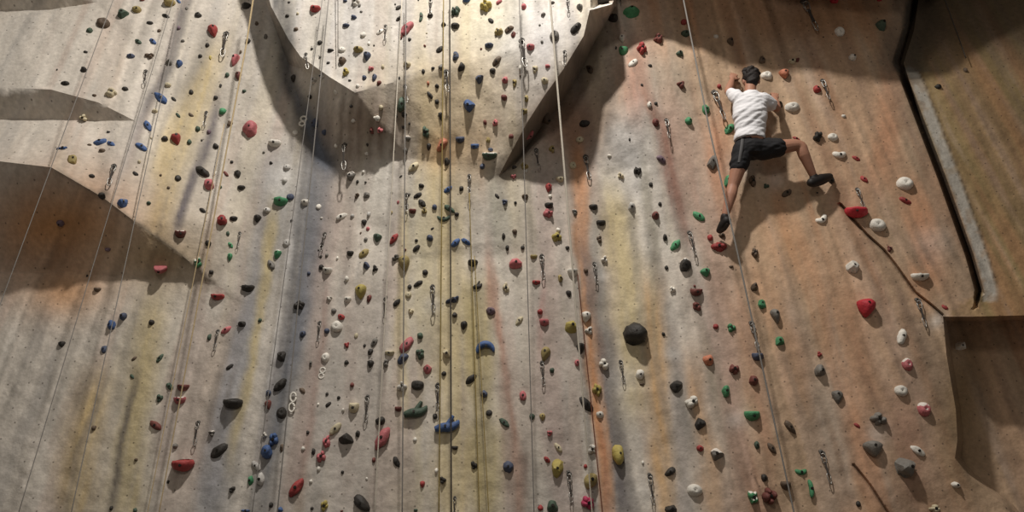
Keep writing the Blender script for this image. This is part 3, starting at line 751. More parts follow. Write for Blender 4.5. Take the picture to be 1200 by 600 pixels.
def hold_geo(h, seed):
    """vertices in pixel units, x right, y up, z out of the wall; plus where bolts sit"""
    V_, F_ = [], []
    w, hh, s = h['w'] / 2, h['h'] / 2, h['s']
    big = max(h['w'], h['h']) > 10
    lv = 3 if big else 2
    dz = min(w, hh) * 1.15 + .25 * max(w, hh)
    rs = random.Random(seed)
    bolts = [(0, 0)]
    flat = False
    if s in 'bp':
        blob(V_, F_, (0, 0, 0), (w, hh, dz * (.8 if s == 'p' else 1)), 0, lv, s, seed, (.3 if s == 'b' else .12))
    elif s in 'cjt':
        rr = 0 if s == 'j' else rs.uniform(-.25, .25)
        blob(V_, F_, (0, 0, 0), (w * 1.12, hh * 1.12, dz * 1.1), rr, lv, s, seed, .24 if s == 'c' else .14)
        flat = s == 'c'
        if s == 'j': bolts = [(0, -hh * .05)]
        if s == 't': bolts = [(0, hh * .3)]
    elif s in 'du':
        L = math.hypot(w, hh) * .92; th = min(w, hh) * .75
        if w > 1.35 * hh or hh > 1.35 * w: th = min(w, hh) * .78
        a = math.atan2(hh, w) * (1 if s == 'u' else -1)
        blob(V_, F_, (0, 0, 0), (L, max(th, .48 * L), max(th, .48 * L) * 1.1), a, lv, 'b', seed, .26)
    elif s == 'l':
        n = 3 if max(w, hh) < 6 else 4
        bolts = []
        ang = rs.uniform(0, 6.28)
        for k in range(n):
            a = ang + k * 2 * math.pi / n + rs.uniform(-.4, .4)
            c = (math.cos(a) * w * .48, math.sin(a) * hh * .48, 0)
            r = rs.uniform(.46, .62)
            blob(V_, F_, c, (w * r, hh * r, dz * rs.uniform(.7, 1.05)), 0, 2, 'c' if k % 2 else 'b', seed + k, .2)
        blob(V_, F_, (0, 0, 0), (w * .6, hh * .6, dz * .75), 0, 2, 'b', seed + 9, .15)
        bolts = [(0, 0)]
    elif s == 'k':
        pts, rad = [], []
        A0, A1 = (3.30, .05) if h['c'] == 'B' else (3.5, 6.1)
        for i in range(17):
            t = i / 16
            a = A0 + (A1 - A0) * t
            pts.append(Vector((math.cos(a) * w * .82, (math.sin(a) * hh * 1.25 - (.55 * hh if h['c'] == 'B' else -.75 * hh)), .1 * hh)))
            rad.append((.12 + .34 * math.sin(math.pi * t) ** .8) * hh * 1.15)
        sweep(V_, F_, pts, rad, 1.1)
        bolts = [(w * .05, hh * .4 if h['c'] == 'B' else -hh * .2)]
    elif s == 'n':
        pts, rad = [], []
        for i in range(15):
            t = i / 14
            u = t * 2 - 1
            if w > hh * 1.15: p = Vector((u * w * .8, -(.45 * hh) + .65 * hh * u * u, .1))
            elif hh > w * 1.3: p = Vector((w * .35 * (1 - u * u) - w * .2, -u * hh * .86, .1))
            else: p = Vector((w * (.62 * math.cos(-2.5 + 2.9 * t)), hh * (.72 * math.sin(-2.5 + 2.9 * t)) + .15 * hh, .1))
            pts.append(p); rad.append(min(w, hh) * (.62 if max(w, hh) > 1.3 * min(w, hh) else .42) * (max(.12, 1 - abs(u) ** 4)) ** .5)
        sweep(V_, F_, pts, rad, 1.2, 12)
        bolts = [(pts[7].x, pts[7].y)]
    elif s == 'h':
        # long body low on the left rising into two horns on the right
        B = [(-.95, -.62), (-.6, -.5), (-.25, -.38), (.1, -.42), (.45, -.3), (.78, .0), (.92, .42)]
        C = [(-.15, -.35), (.08, -.05), (.2, .3), (.34, .62), (.46, .9)]
        for pl, r0, pw in ((B, .46, .55), (C, .34, .6)):
            P_ = [Vector((a * w, b * hh, .08 * hh)) for a, b in pl]
            fine = []
            for i in range(len(P_) - 1):
                for k in range(4): fine.append(P_[i].lerp(P_[i + 1], k / 4))
            fine.append(P_[-1])
            for _ in range(2):
                fine = [fine[0]] + [(fine[i - 1] + fine[i] * 2 + fine[i + 1]) / 4 for i in range(1, len(fine) - 1)] + [fine[-1]]
            n = len(fine)
            rad = [hh * r0 * max(.18, math.sin(math.pi * min(1, (.12 + .88 * i / (n - 1)))) ** pw * (1.15 if pl is B else .9)) for i in range(n)]
            if pl is C: rad = [hh * .36 * (1 - .5 * i / (n - 1)) for i in range(n)]
            sweep(V_, F_, fine, rad, 1.1, 12)
        bolts = [(-.1 * w, -.38 * hh)] if w > 6 else []
    elif s == 'w':
        blob(V_, F_, (w * .35, 0, 0), (w * .55, hh * .8, dz), -.3, 2, 'c', seed, .2)
        blob(V_, F_, (-w * .35, -hh * .2, 0), (w * .62, hh * .42, dz * .7), .35, 2, 'b', seed + 1, .2)
        blob(V_, F_, (w * .7, hh * .45, 0), (w * .26, hh * .5, dz * .6), -.3, 2, 'b', seed + 2, .2)
        bolts = [(w * .2, 0)]
    elif s == 'r':
        for cy_, k in ((hh * .48, 1), (-hh * .48, .95)):
            pts = [Vector((math.cos(a) * w * .68 * k + (.12 * w if cy_ > 0 else -.12 * w), cy_ + math.sin(a) * hh * .44 * k, w * .12)) for a in np.linspace(0, 2 * math.pi, 19)]
            sweep(V_, F_, pts, [w * .23] * 19, 1.1, 8)
        bolts = []
    return V_, F_, bolts, flat

def size_word(h):
    m = max(h['w'], h['h'])
    return 'large' if m >= 16.5 else ('medium' if m >= 11 else ('small' if m >= 7.2 else 'tiny'))
SHAPE = {'b': 'rounded', 'c': 'blocky', 'j': 'lipped', 't': 'tapered', 'd': 'slanting', 'u': 'slanting', 'k': 'crescent', 'h': 'two-horned',
         'l': 'knobbly', 'r': 'ring', 'p': 'disc', 'n': 'bean-shaped', 'w': 'winged'}
# things one can find at once
LM = [(742, 393, 'the huge charcoal egg hold'), (568, 409, 'the blue crescent hold'), (525, 495, 'the blue two-horned hold'), (488, 480, 'the green two-horned hold'),
      (217, 547, 'the red dish hold'), (295, 153, 'the big round pink hold'), (1003, 252, 'the wide red lipped hold'), (1012, 363, 'the heart-shaped red hold'),
      (880, 92, "the climber's head"), (845, 266, "the climber's lower shoe"), (964, 211, "the climber's raised shoe"), (739, 18, 'the bright green oval hold'),
      (449, 514, 'the pink tongue hold'), (519, 170, 'the orange hold'), (320, 522, 'the paired blue holds'), (722, 534, 'the long mustard egg hold'),
      (343, 472, 'the white ring hold'), (424, 590, 'the shiny charcoal hold'), (120, 168, 'the blue wing hold'), (329, 239, 'the lone bright green hold'),
      (551, 125, 'the blocky blue hold'), (574, 184, 'the dark green ledge hold'), (418, 108, "the prow's lower tip"), (585, 205, "the dark edge's bottom tip"),
      (717, 8, 'the top of the dark edge'), (1075, 350, 'the triangular chalk scar'), (254, 333, "the left overhang's tip"), (154, 141, "the small overhang's tip"),
      (477, 35, 'the top pink slanting hold'), (474, 310, 'the big mustard tooth hold'), (668, 385, 'the yellow rock hold'), (603, 311, 'the round pink hold'),
      (791, 290, 'the green teardrop hold'), (960, 255, 'the white bean hold'), (820, 497, 'the black hexagonal hold'), (899, 582, 'the large maroon block'),
      (1057, 549, 'the largest grey rock hold'), (406, 516, 'the dark brick-shaped hold'), (688, 590, 'the magenta hold'), (275, 475, 'the charcoal wedge hold'),
      (238, 202, 'the charcoal leaf hold'), (142, 239, 'the blue lip-edge hold'), (256, 349, 'the dish-shaped red hold'), (395, 383, 'the white disc hold'),
      (530, 352, 'the slate winged hold'), (520, 255, 'the green crescent hold'), (470, 122, 'the big dark green rock'), (570, 10, 'the yellow knobbly hold'),
      (650, 44, 'the grey pocket disc'), (887, 419, 'the slate hold under the quickdraw'), (90, 270, 'the orange underside'), (1047, 75, 'the bend of the dark crack'),
      (1105, 371, 'the recess corner'), (640, 165, 'the pale peak facet'), (654, 549, 'the lower yellow rock'), (834, 191, 'the tall grey rock hold')]
def sector(dx, dy):
    a = math.degrees(math.atan2(-dy, dx)) % 360
    return ['right of', 'above right of', 'above', 'above left of', 'left of', 'below left of', 'below', 'below right of'][int(((a + 22.5) % 360) // 45)]
ORD = ['nearest', 'second nearest', 'third nearest', 'fourth nearest', 'fifth nearest', 'sixth nearest']
for h in HOLDS:
    tiny = max(h['w'], h['h']) < 7.2
    h['noun'] = 'foothold chip' if tiny else {'j': 'jug hold', 'n': 'jug hold', 'k': 'jug hold', 'h': 'jug hold', 'p': 'pocket hold', 'r': 'pocket hold', 'd': 'pinch hold', 'u': 'pinch hold'}.get(h['s'], 'climbing hold')
    shp = '' if tiny else SHAPE[h['s']]
    h['desc'] = ' '.join(x for x in (size_word(h), PAL[h['c']][0], shp, h['noun']) if x)
def label_for(h):
    best = None
    peers = [o for o in HOLDS if o['desc'] == h['desc'] and o is not h]
    if not peers and max(h['w'], h['h']) > 16: lone = True
    for lx, ly, nm in LM:
        dx, dy = h['x'] - lx, h['y'] - ly
        d = math.hypot(dx, dy)
        if d < 5:
            l2 = min((q for q in LM if math.hypot(h['x'] - q[0], h['y'] - q[1]) > 12), key=lambda q: math.hypot(h['x'] - q[0], h['y'] - q[1]))
            return (0, 0, '%s%s, %s %s' % (nm.replace('the ', '', 1), '' if 'hold' in nm else ' climbing hold', sector(h['x'] - l2[0], h['y'] - l2[1]), l2[2]))
        sec = sector(dx, dy)
        rank = sum(1 for o in peers if sector(o['x'] - lx, o['y'] - ly) == sec and math.hypot(o['x'] - lx, o['y'] - ly) < d)
        if rank >= len(ORD): continue
        near = ORD[rank]
        sc = rank * 70 + d
        if best is None or sc < best[0]:
            best = (sc, rank, '%s %s %s %s' % (h['desc'], near, sec, nm))
    return best
seen = {}
for k, h in enumerate(HOLDS):
    h['label'] = label_for(h)[2]

def put_hold(h, k):
    loc, n, z = hit(h['x'], h['y'])
    x, y = frame(n)
    sc = z / F                                      # metres per pixel here
    vx = max(.6, abs((CAM - loc).normalized().dot(n)))
    V_, F_, bolts, flat = hold_geo(h, k * 13 + 5)
    # centre of the lump sits on the ray, so push the base back along the view by half its height
    hgt = max(v.z for v in V_)
    tiny = h['noun'] == 'foothold chip'
    name = h['noun'].replace(' ', '_')
    view = (CAM - loc).normalized()
    slide = view - n * view.dot(n)
    base_p = loc - slide * (hgt * sc * .35) - n * .004 + n * (.02 if max(h['w'], h['h']) > 20 else 0)
    M = Matrix((( x.x, y.x, n.x, base_p.x), (x.y, y.y, n.y, base_p.y), (x.z, y.z, n.z, base_p.z), (0, 0, 0, 1)))
    me = bpy.data.meshes.new(name)
    me.from_pydata([v * sc for v in V_], [], F_)
    me.polygons.foreach_set('use_smooth', [not flat] * len(me.polygons))
    if flat: me.set_sharp_from_angle(angle=.6)
    me.update()
    o = link(name, me, None, [HM[h['c']]])
    o.matrix_world = M
    if h['chalk']:
        me.materials.append(CHALK)
        for p in me.polygons:
            if p.normal.y > .45: p.material_index = 1
    tag(o, h['label'], 'foothold' if tiny else 'climbing hold', 'small foothold chips on the wall' if tiny else h['noun'] + 's bolted to the wall')
    if max(h['w'], h['h']) >= 8.5:
        bv = BVHTree.FromPolygons([v * sc for v in V_], F_)
        for bx, by in bolts:
            r_ = bv.ray_cast(Vector((bx * sc, by * sc, 1)), Vector((0, 0, -1)))
            if r_[0] is None: continue
            bm = bmesh.new()
            rr = min(.011, max(.006, .09 * max(h['w'], h['h']) * sc))
            bmesh.ops.create_cone(bm, cap_ends=True, segments=6, radius1=rr, radius2=rr * .9, depth=.010)
            bmesh.ops.create_cone(bm, cap_ends=True, segments=12, radius1=rr * 1.35, radius2=rr * 1.35, depth=.003, matrix=Matrix.Translation((0, 0, -.004)))
            b_ = from_bm('bolt', bm, o, [BOLT], False)
            b_.matrix_local = Matrix.Translation(r_[0] + Vector((0, 0, .001)))
    h['obj'] = o
for k, h in enumerate(HOLDS):
    put_hold(h, k)

# ------------------------------------------------------------------ quickdraws hanging from bolts
STEEL = mat('worn_steel', (172, 168, 162), .42, .08, 0, 60, 0, .85)
HANG = mat('hanger_plate', (92, 88, 84), .5, .1, 0, 60, 0, .6)
SLING = mat('dark_webbing', (66, 60, 56), .85, .2, .3, 200)
def make_draw():
    root = bpy.data.objects.new('quickdraw', None); COL.objects.link(root); root.empty_display_size = .1
    # built one unit long, hanging along -Y, Z away from the wall
    bm = bmesh.new()
    bmesh.ops.create_cone(bm, cap_ends=True, segments=12, radius1=.075, radius2=.06, depth=.03, matrix=Matrix.Translation((0, .02, .015)))
    bmesh.ops.create_cone(bm, cap_ends=True, segments=6, radius1=.05, radius2=.05, depth=.05, matrix=Matrix.Translation((0, .02, .05)))
    tube(bm, [Vector((.075 * math.cos(a), -.06 + .09 * math.sin(a), .05 + .05 * math.cos(a) ** 2)) for a in np.linspace(0, 2 * math.pi, 15)[:-1]], .022, 6, True)
    from_bm('bolt_hanger', bm, root, [HANG])
    def biner(y0, y1, flip):
        L = y0 - y1; w_ = .068
        bm = bmesh.new()
        P_ = []
        for i in range(24):
            a = 2 * math.pi * i / 24
            x = math.cos(a); y = math.sin(a)
            wd2 = w_ * (1.05 if y > 0 else .8)
            P_.append(Vector((flip * (abs(x) ** .75 * (1 if x > 0 else -1)) * wd2, (y0 + y1) / 2 + y * L / 2, .10 + .03 * x)))
        tube(bm, P_, .017, 6, True)
        o = from_bm('carabiner', bm, root, [STEEL])
        g = bmesh.new()
        tube(g, [Vector((flip * -.06, y0 - L * .28, .10)), Vector((flip * -.046, y1 + L * .25, .10))], .011, 6)
        from_bm('gate', g, o, [STEEL])
    biner(-.06, -.38, 1)
    bm = bmesh.new()
    rows = []
    for i in range(13):
        t = i / 12
        y = -.33 - .40 * t
        tw = .25 * math.sin(3 * t)
        wv_ = .036 * (1 - .25 * math.sin(math.pi * t))
        a = Vector((wv_ * math.cos(tw), y, .11 + wv_ * math.sin(tw)))
        b = Vector((-wv_ * math.cos(tw), y, .11 - wv_ * math.sin(tw)))
        n_ = Vector((-math.sin(tw), 0, math.cos(tw))) * .018
        rows.append([bm.verts.new(p) for p in (a + n_, b + n_, b - n_, a - n_)])
    for r0, r1 in zip(rows, rows[1:]):
        for k in range(4): bm.faces.new((r0[k], r0[(k + 1) % 4], r1[(k + 1) % 4], r1[k]))
    bm.faces.new(rows[0][::-1]); bm.faces.new(rows[-1])
    from_bm('sling', bm, root, [SLING], False)
    biner(-.68, -1.02, -1)
    return root
def copy_tree(o, parent=None):
    c = o.copy(); COL.objects.link(c)
    if parent is not None: c.parent = parent
    for ch in list(o.children):
        if ch.name != c.name: copy_tree(ch, c)
    return c
DRAWS = [(171, 84, 169, 101), (242, 132, 239, 149), (266, 40, 261, 68), (359, 64, 361, 82), (523, 84, 525, 109), (612, 48, 617, 80), (505, 0, 504, 18), (452, 31, 451, 48),
         (475, 101, 477, 121), (662, 61, 661, 79), (665, -1, 666, 16), (725, -6, 726, 6), (780, 141, 783, 163), (941, 3, 956, 38), (836, 109, 848, 142), (963, 95, 971, 118),
         (134, 195, 127, 219), (405, 170, 405, 200), (281, 273, 278, 290), (381, 274, 376, 295), (550, 206, 550, 227), (628, 176, 631, 199), (686, 184, 691, 212), (807, 273, 814, 300),
         (1004, 222, 1012, 244), (256, 388, 252, 410), (375, 378, 373, 400), (507, 336, 508, 367), (635, 300, 637, 328), (696, 309, 699, 333), (635, 425, 637, 452), (727, 424, 731, 450),
         (880, 379, 888, 412), (1074, 352, 1083, 384), (233, 495, 229, 522), (431, 465, 429, 494), (513, 451, 513, 482), (533, 583, 532, 606), (666, 554, 669, 589), (761, 557, 765, 592),
         (962, 530, 972, 567), (477, 228, 477, 248), (452, 350, 451, 372)]
proto = make_draw()
DR = [dict(x=(a + c) / 2, y=(b + d) / 2, desc='silver quickdraw', q=(a, b, c, d)) for a, b, c, d in DRAWS]
for i, r in enumerate(DR):
    best = None
    for lx, ly, nm in LM:
        dx, dy = r['x'] - lx, r['y'] - ly
        d = math.hypot(dx, dy)
        if d < 5: continue
        sec = sector(dx, dy)
        rank = sum(1 for o in DR if o is not r and sector(o['x'] - lx, o['y'] - ly) == sec and math.hypot(o['x'] - lx, o['y'] - ly) < d)
        if rank > 4: continue
        if best is None or rank * 90 + d < best[0]:
            best = (rank * 90 + d, 'silver quickdraw with dark sling %s %s %s' % (ORD[rank], sec, nm))
    x1, y1, x2, y2 = r['q']
    loc, n, z = hit(x1, y1)
    dl = (loc - P0).dot(WN)
    loc2 = hit(x2, y2)[0]
    d2 = max(dl, (loc2 - P0).dot(WN)) + .015
    A = loc + n * .002
    B = at(x2, y2, d2)
    yv = (A - B); L = yv.length; yv.normalize()
    zv = (n - yv * n.dot(yv)).normalized(); xv = yv.cross(zv)
    o = proto if i == 0 else copy_tree(proto)
    o.matrix_world = Matrix(((xv.x * L, yv.x * L, zv.x * L, A.x), (xv.y * L, yv.y * L, zv.y * L, A.y), (xv.z * L, yv.z * L, zv.z * L, A.z), (0, 0, 0, 1)))
    tag(o, best[1], 'quickdraw', 'quickdraws hanging on the wall')

# ------------------------------------------------------------------ ropes
RM = {'tan': mat('tan_rope', (190, 168, 130), .85, .06, .5, 300), 'pale': mat('pale_rope', (214, 204, 188), .85, .06, .5, 300), 'grey': mat('grey_rope', (136, 131, 126), .85, .06, .5, 300),
      'dark': mat('dark_rope', (74, 68, 62), .85, .06, .5, 300), 'olive': mat('olive_rope', (150, 130, 78), .85, .06, .5, 300), 'brown': mat('brown_rope', (112, 66, 48), .85, .06, .5, 300)}
ROPES = [
    ('tan', (301, -30), (289, 50), .6, .5, .009, 'thick tan rope ending at the shaded left face of the prow'),
    ('tan', (289, 50), (179, 640), .5, .30, .0045, 'thin tan rope down the left panel, nearer one left of the red dish hold'),
    ('tan', (263, 145), (165, 640), .2, .26, .004, 'thin tan rope down the left panel, farther one left of the red dish hold'),
    ('grey', (214, 0), (75, 640), .38, .60, .004, 'grey rope crossing the tip side of the left overhang, nearest the blue lip-edge hold'),
    ('grey', (212, -30), (10, 640), .5, .7, .0035, 'grey rope passing left of the blue lip-edge hold to the left edge'),
    ('grey', (140, -20), (-105, 640), .85, 1.0, .0035, 'grey rope across the top left corner, leftmost of all ropes'),
    ('grey', (386, -10), (321, 640), .78, .35, .0055, 'grey rope down the blue-grey paint run through the prow shade'),
    ('grey', (379, -10), (290, 640), .78, .35, .004, 'thin grey rope just left of the blue-grey paint run'),
    ('dark', (396, -20), (396, 66), .66, .64, .004, 'short dark rope at the top of the prow above its left lip'),
    ('pale', (472, -20), (437, 640), .80, .25, .0055, 'pale grey rope from the prow down beside the pink tongue hold'),
    ('grey', (476, -20), (471, 640), .80, .25, .0055, 'grey rope hanging through the large mustard tooth hold'),
    ('dark', (527, -20), (529, 640), .80, .25, .0065, 'straight dark rope down the middle, through the blue two-horned hold'),
    ('olive', (520, -20), (514, 640), .80, .25, .0055, 'olive rope just left of the straight dark middle rope'),
    ('olive', (550, 226), (563, 640), .32, .25, .0045, 'olive rope from the quickdraw on the orange paint under the prow'),
    ('olive', (556, 300), (575, 640), .25, .25, .004, 'thin olive rope on the yellow paint run passing the blue crescent hold'),
    ('grey', (608, -20), (627, 640), .95, .25, .0045, 'thin grey rope on the right half of the prow down past the pale peak facet'),
    ('pale', (643, -20), (669, 290), 1.12, .7, .0095, 'thick white rope in front of the dark edge of the prow'),
    ('pale', (669, 290), (697, 640), .7, .25, .005, 'pale rope below the thick white one running along the orange run'),
    ('brown', (677, 322), (710, 640), .12, .10, .0045, 'brown rope lying along the orange paint run'),
    ('grey', (797, -20), (831, 150), .62, .62, .008, 'grey rope left of the climber at the top of the orange wall'),
    ('grey', (831, 150), (864, 295), .62, .55, .008, 'grey rope crossing the lower leg of the climber'),
    ('grey', (864, 295), (939, 640), .55, .35, .007, 'grey rope running down right below the climber to the bottom edge'),
    ('brown', (844, -20), (861, 84), .14, .10, .005, 'faint brown rope down to the raised left hand of the climber'),
    ('dark', (1104, -10), (1132, 68), .12, .12, .0045, 'thin dark rope in the dark top right corner beyond the crack'),
]
def join_chain(rows):
    """strands that run on into each other are one rope"""
    out = []
    for r in rows:
        if out and out[-1]['pts'][-1][:2] == r[2 - 1]:
            out[-1]['pts'].append((*r[2], r[4])); out[-1]['rad'].append(r[5])
        else:
            out.append(dict(col=r[0], pts=[(*r[1], r[3]), (*r[2], r[4])], rad=[r[5], r[5]], label=r[6]))
    return out
for R_ in join_chain(ROPES):
    pts, rad = [], []
    for k in range(len(R_['pts']) - 1):
        a, b = R_['pts'][k], R_['pts'][k + 1]
        A = at(a[0], a[1], a[2]); B = at(b[0], b[1], b[2])
        n = 14
        for i in range(n + (k == len(R_['pts']) - 2)):
            t = i / n
            pts.append(A.lerp(B, t)); rad.append(R_['rad'][k] + (R_['rad'][k + 1] - R_['rad'][k]) * t)
    # keep clear of the rock
    bm = bmesh.new()
    tube(bm, pts, rad, 8)
    o = from_bm('climbing_rope', bm, None, [RM[R_['col']]])
    lab = R_['label'].split()
    tag(o, R_['label'], 'rope', 'ropes hanging down the wall')
# ------------------------------------------------------------------ the climber
SKIN = mat('skin', (166, 120, 98), .55, 0, .15, 90, .05)
HAIR = mat('hair', (34, 27, 24), .6, 0, .6, 160, .2)
SHIRT = mat('white_tshirt', (228, 226, 228), .85, 0, .3, 120, .04)
SHORTS = mat('black_shorts', (30, 29, 31), .8, 0, .3, 120, .1)
STRIPE = mat('grey_belt', (92, 90, 90), .8)
SHOE = mat('climbing_shoe', (32, 27, 25), .6, 0, .2, 100, .1)
SOLE = mat('rubber_sole', (58, 50, 44), .7)
def on_wall(px_, py_, d):
    loc = hit(px_, py_)[0]
    return at(px_, py_, (loc - P0).dot(WN) + d)
def smooth_path(P_, R_, sub=5):
    """Catmull-Rom through joints"""
    pts, rad = [], []
    n = len(P_)
    for i in range(n - 1):
        p0, p1, p2, p3 = P_[max(i - 1, 0)], P_[i], P_[i + 1], P_[min(i + 2, n - 1)]
        for k in range(sub):
            t = k / sub
            pts.append(.5 * ((2 * p1) + (p2 - p0) * t + (2 * p0 - 5 * p1 + 4 * p2 - p3) * t * t + (3 * p1 - p0 - 3 * p2 + p3) * t ** 3))
            rad.append(R_[i] + (R_[i + 1] - R_[i]) * t)
    pts.append(P_[-1]); rad.append(R_[-1])
    return pts, rad
def ball(bm, c, r, sc=(1, 1, 1), axes=None, lv=3):
    m = Matrix.Identity(4)
    ax = axes or (RT, WU, WN)
    for j in range(3):
        for i in range(3): m[i][j] = ax[j][i] * r * sc[j]
        m[j][3] = c[j]
    bmesh.ops.create_icosphere(bm, subdivisions=lv, radius=1, matrix=m)
def limb(bm, P_, R_, seg=14):
    pts, rad = smooth_path(P_, R_)
    tube(bm, pts, rad, seg)
    ball(bm, pts[0], rad[0], lv=2); ball(bm, pts[-1], rad[-1], lv=2)
def loft(bm, rings):
    """rings: (centre, side radius, depth radius)"""
    rows = []
    for c, a, b in rings:
        rows.append([bm.verts.new(c + RT * math.cos(2 * math.pi * k / 28) * a + WN * math.sin(2 * math.pi * k / 28) * b) for k in range(28)])
    for r0, r1 in zip(rows, rows[1:]):
        for k in range(28): bm.faces.new((r0[k], r0[(k + 1) % 28], r1[(k + 1) % 28], r1[k]))
    bm.faces.new(rows[0][::-1]); bm.faces.new(rows[-1])
def fuse(name, bm, voxel, parent, m, smooth_it=4, wrinkle=0.0):
    me = bpy.data.meshes.new('tmp')
    bmesh.ops.recalc_face_normals(bm, faces=bm.faces)
    bm.to_mesh(me); bm.free()
    t = bpy.data.objects.new('tmp', me); COL.objects.link(t)
    r = t.modifiers.new('r', 'REMESH'); r.mode = 'VOXEL'; r.voxel_size = voxel
    s = t.modifiers.new('s', 'SMOOTH'); s.iterations = smooth_it; s.factor = .5
    dg = bpy.context.evaluated_depsgraph_get(); dg.update()
    out = bpy.data.meshes.new_from_object(t.evaluated_get(dg))
    bpy.data.objects.remove(t); bpy.data.meshes.remove(me)
    out.name = name
    if wrinkle:
        nr = [v.normal.copy() for v in out.vertices]
        for v, n in zip(out.vertices, nr):
            q = v.co - P0
            u_, w_ = q.dot(RT), q.dot(WU)
            a = u_ * 9 + w_ * 13
            k = noise.noise(Vector((u_ * 7 + w_ * 5, w_ * 26 - u_ * 14, q.dot(WN) * 4))) + .5 * noise.noise(Vector((a, w_ * 40, 3)))
            v.co += n * wrinkle * k
    out.polygons.foreach_set('use_smooth', [True] * len(out.polygons))
    out.materials.clear()
    return link(name, out, parent, [m])

J = {k: on_wall(*v) for k, v in dict(
    pelvis=(880, 174, 0.275), waist=(880, 158, 0.295), chest=(879, 136, 0.315), upper=(879, 118, 0.295), neck=(879, 107.5, 0.285), skull=(880, 95.5, 0.255),
    shl=(865, 115.5, 0.295), ell=(853.5, 107, 0.155), wrl=(858, 93.5, 0.100),
    shr=(895, 117.5, 0.295), elr=(910, 127, 0.185), wrr=(908.5, 116.5, 0.120),
    hpl=(871, 176, 0.275), knl=(859, 218, 0.215), anl=(849.5, 254, 0.200),
    hpr=(890, 175, 0.275), knr=(936, 170.5, 0.275), anr=(953.5, 207, 0.170)).items()}
root = bpy.data.objects.new('person', None); COL.objects.link(root)
root.location = J['pelvis']; root.empty_display_size = .2
bpy.context.view_layer.update()
tag(root, 'climber in white t-shirt and black shorts clinging to the orange wall', 'person')

body = bmesh.new()
loft(body, [(J['pelvis'] - WU * .08, .11, .08), (J['pelvis'], .155, .115), (J['waist'], .135, .10), (J['chest'], .16, .115), (J['upper'], .165, .10), (J['upper'] + WU * .06, .09, .06)])
limb(body, [J['upper'], J['neck'], J['skull']], [.075, .056, .06])
FWD = -WN                                          # he faces the wall
# head: skull, jaw, nose, ears
sk = J['skull']
ball(body, sk + WU * .025, .1, (.80, 1.0, .96))
ball(body, sk - WU * .055 + FWD * .035, .068, (.85, .9, .9))
ball(body, sk + FWD * .105 - WU * .012, .02, (.7, 1.3, 1.1), lv=2)
ball(body, sk + FWD * .094 - WU * .052, .022, (1.2, .45, .6), lv=2)
for s in (-1, 1):
    ball(body, sk + RT * s * .082 - WU * .004 + WN * .008, .03, (.35, 1.05, .7), lv=2)
    ball(body, sk + RT * s * .033 + FWD * .086 + WU * .018, .017, (1.1, .6, .5), lv=2)
# arms
limb(body, [J['shl'], (J['shl'] + J['ell']) / 2, J['ell'], (J['ell'] * .6 + J['wrl'] * .4), J['wrl']], [.058, .05, .04, .042, .027])
limb(body, [J['shr'], (J['shr'] + J['elr']) / 2, J['elr'], (J['elr'] * .6 + J['wrr'] * .4), J['wrr']], [.058, .05, .04, .042, .027])
# legs
limb(body, [J['hpl'], J['hpl'] * .5 + J['knl'] * .5, J['knl'], J['knl'] * .68 + J['anl'] * .32 + WN * .012, J['anl']], [.092, .078, .054, .058, .034])
limb(body, [J['hpr'], J['hpr'] * .5 + J['knr'] * .5, J['knr'], J['knr'] * .68 + J['anr'] * .32 + WN * .012, J['anr']], [.092, .08, .056, .058, .034])
def hand(w_, grip, up, side, thumb_side):
    """palm from the wrist towards grip; fingers bend over the edge of the hold and press to the wall"""
    f = (grip - w_).normalized()
    s_ = (side - f * side.dot(f)).normalized()
    back = f.cross(s_)
    if back.dot(WN) < 0: back = -back
    pc = w_ + f * .045
    ball(body, pc, .045, (.92, 1.05, .36), (s_, f, back), 3)
    ball(body, w_ + f * .01, .03, (.9, 1, .75), (s_, f, back), 2)
    for k, (o_, ln) in enumerate(((-.031, .062), (-.0105, .073), (.0105, .068), (.031, .052))):
        b0 = pc + s_ * o_ + f * .034
        b1 = b0 + f * ln * .42 - back * .006 + s_ * o_ * .12
        b2 = b1 + f * ln * .24 - back * ln * .32
        b3 = b2 + f * ln * .02 - back * ln * .34
        limb(body, [b0, b1, b2, b3], [.0095, .009, .0085, .0072], 8)
    t0 = pc + s_ * thumb_side * .034 - f * .018
    t1 = t0 + s_ * thumb_side * .026 + f * .022 - back * .008
    t2 = t1 + s_ * thumb_side * .006 + f * .028 - back * .016
    limb(body, [t0, t1, t2], [.013, .0105, .0088], 8)
hand(J['wrl'], on_wall(860.5, 86, .075), WU, RT, 1)
hand(J['wrr'], on_wall(908, 108, .085), WU, RT, -1)
# feet inside the shoes
tl = on_wall(843, 270, .09); hl = on_wall(851, 259.5, .20)
tr = on_wall(972.5, 206.5, .085); hr = on_wall(951.5, 213.5, .175)
limb(body, [J['anl'], hl * .7 + tl * .3, tl * .8 + hl * .2], [.034, .034, .022], 10)
limb(body, [J['anr'], hr * .7 + tr * .3, tr * .8 + hr * .2], [.034, .034, .022], 10)
fuse('body', body, .0065, root, SKIN, 3)

# hair: close cap over the back and top of the skull
hb = bmesh.new()
ball(hb, sk + WU * .038 + WN * .012, .1, (.86, 1.0, .98))
ball(hb, sk - WU * .025 + WN * .045, .066, (1.02, 1.0, .85))
ball(hb, sk + WU * .085 - RT * -.035, .05, (1.1, .75, 1.0))
for k in range(26):
    a_ = random.uniform(0, 6.28); e__ = random.uniform(.25, 1.4)
    dd = RT * math.cos(a_) * math.cos(e__) * .088 + WN * (abs(math.sin(a_)) * math.cos(e__) * .09) + WU * math.sin(e__) * .1
    ball(hb, sk + WU * .036 + WN * .012 + dd, random.uniform(.018, .03), (1, 1.1, 1), lv=2)
fuse('hair', hb, .007, root, HAIR, 1, .012)

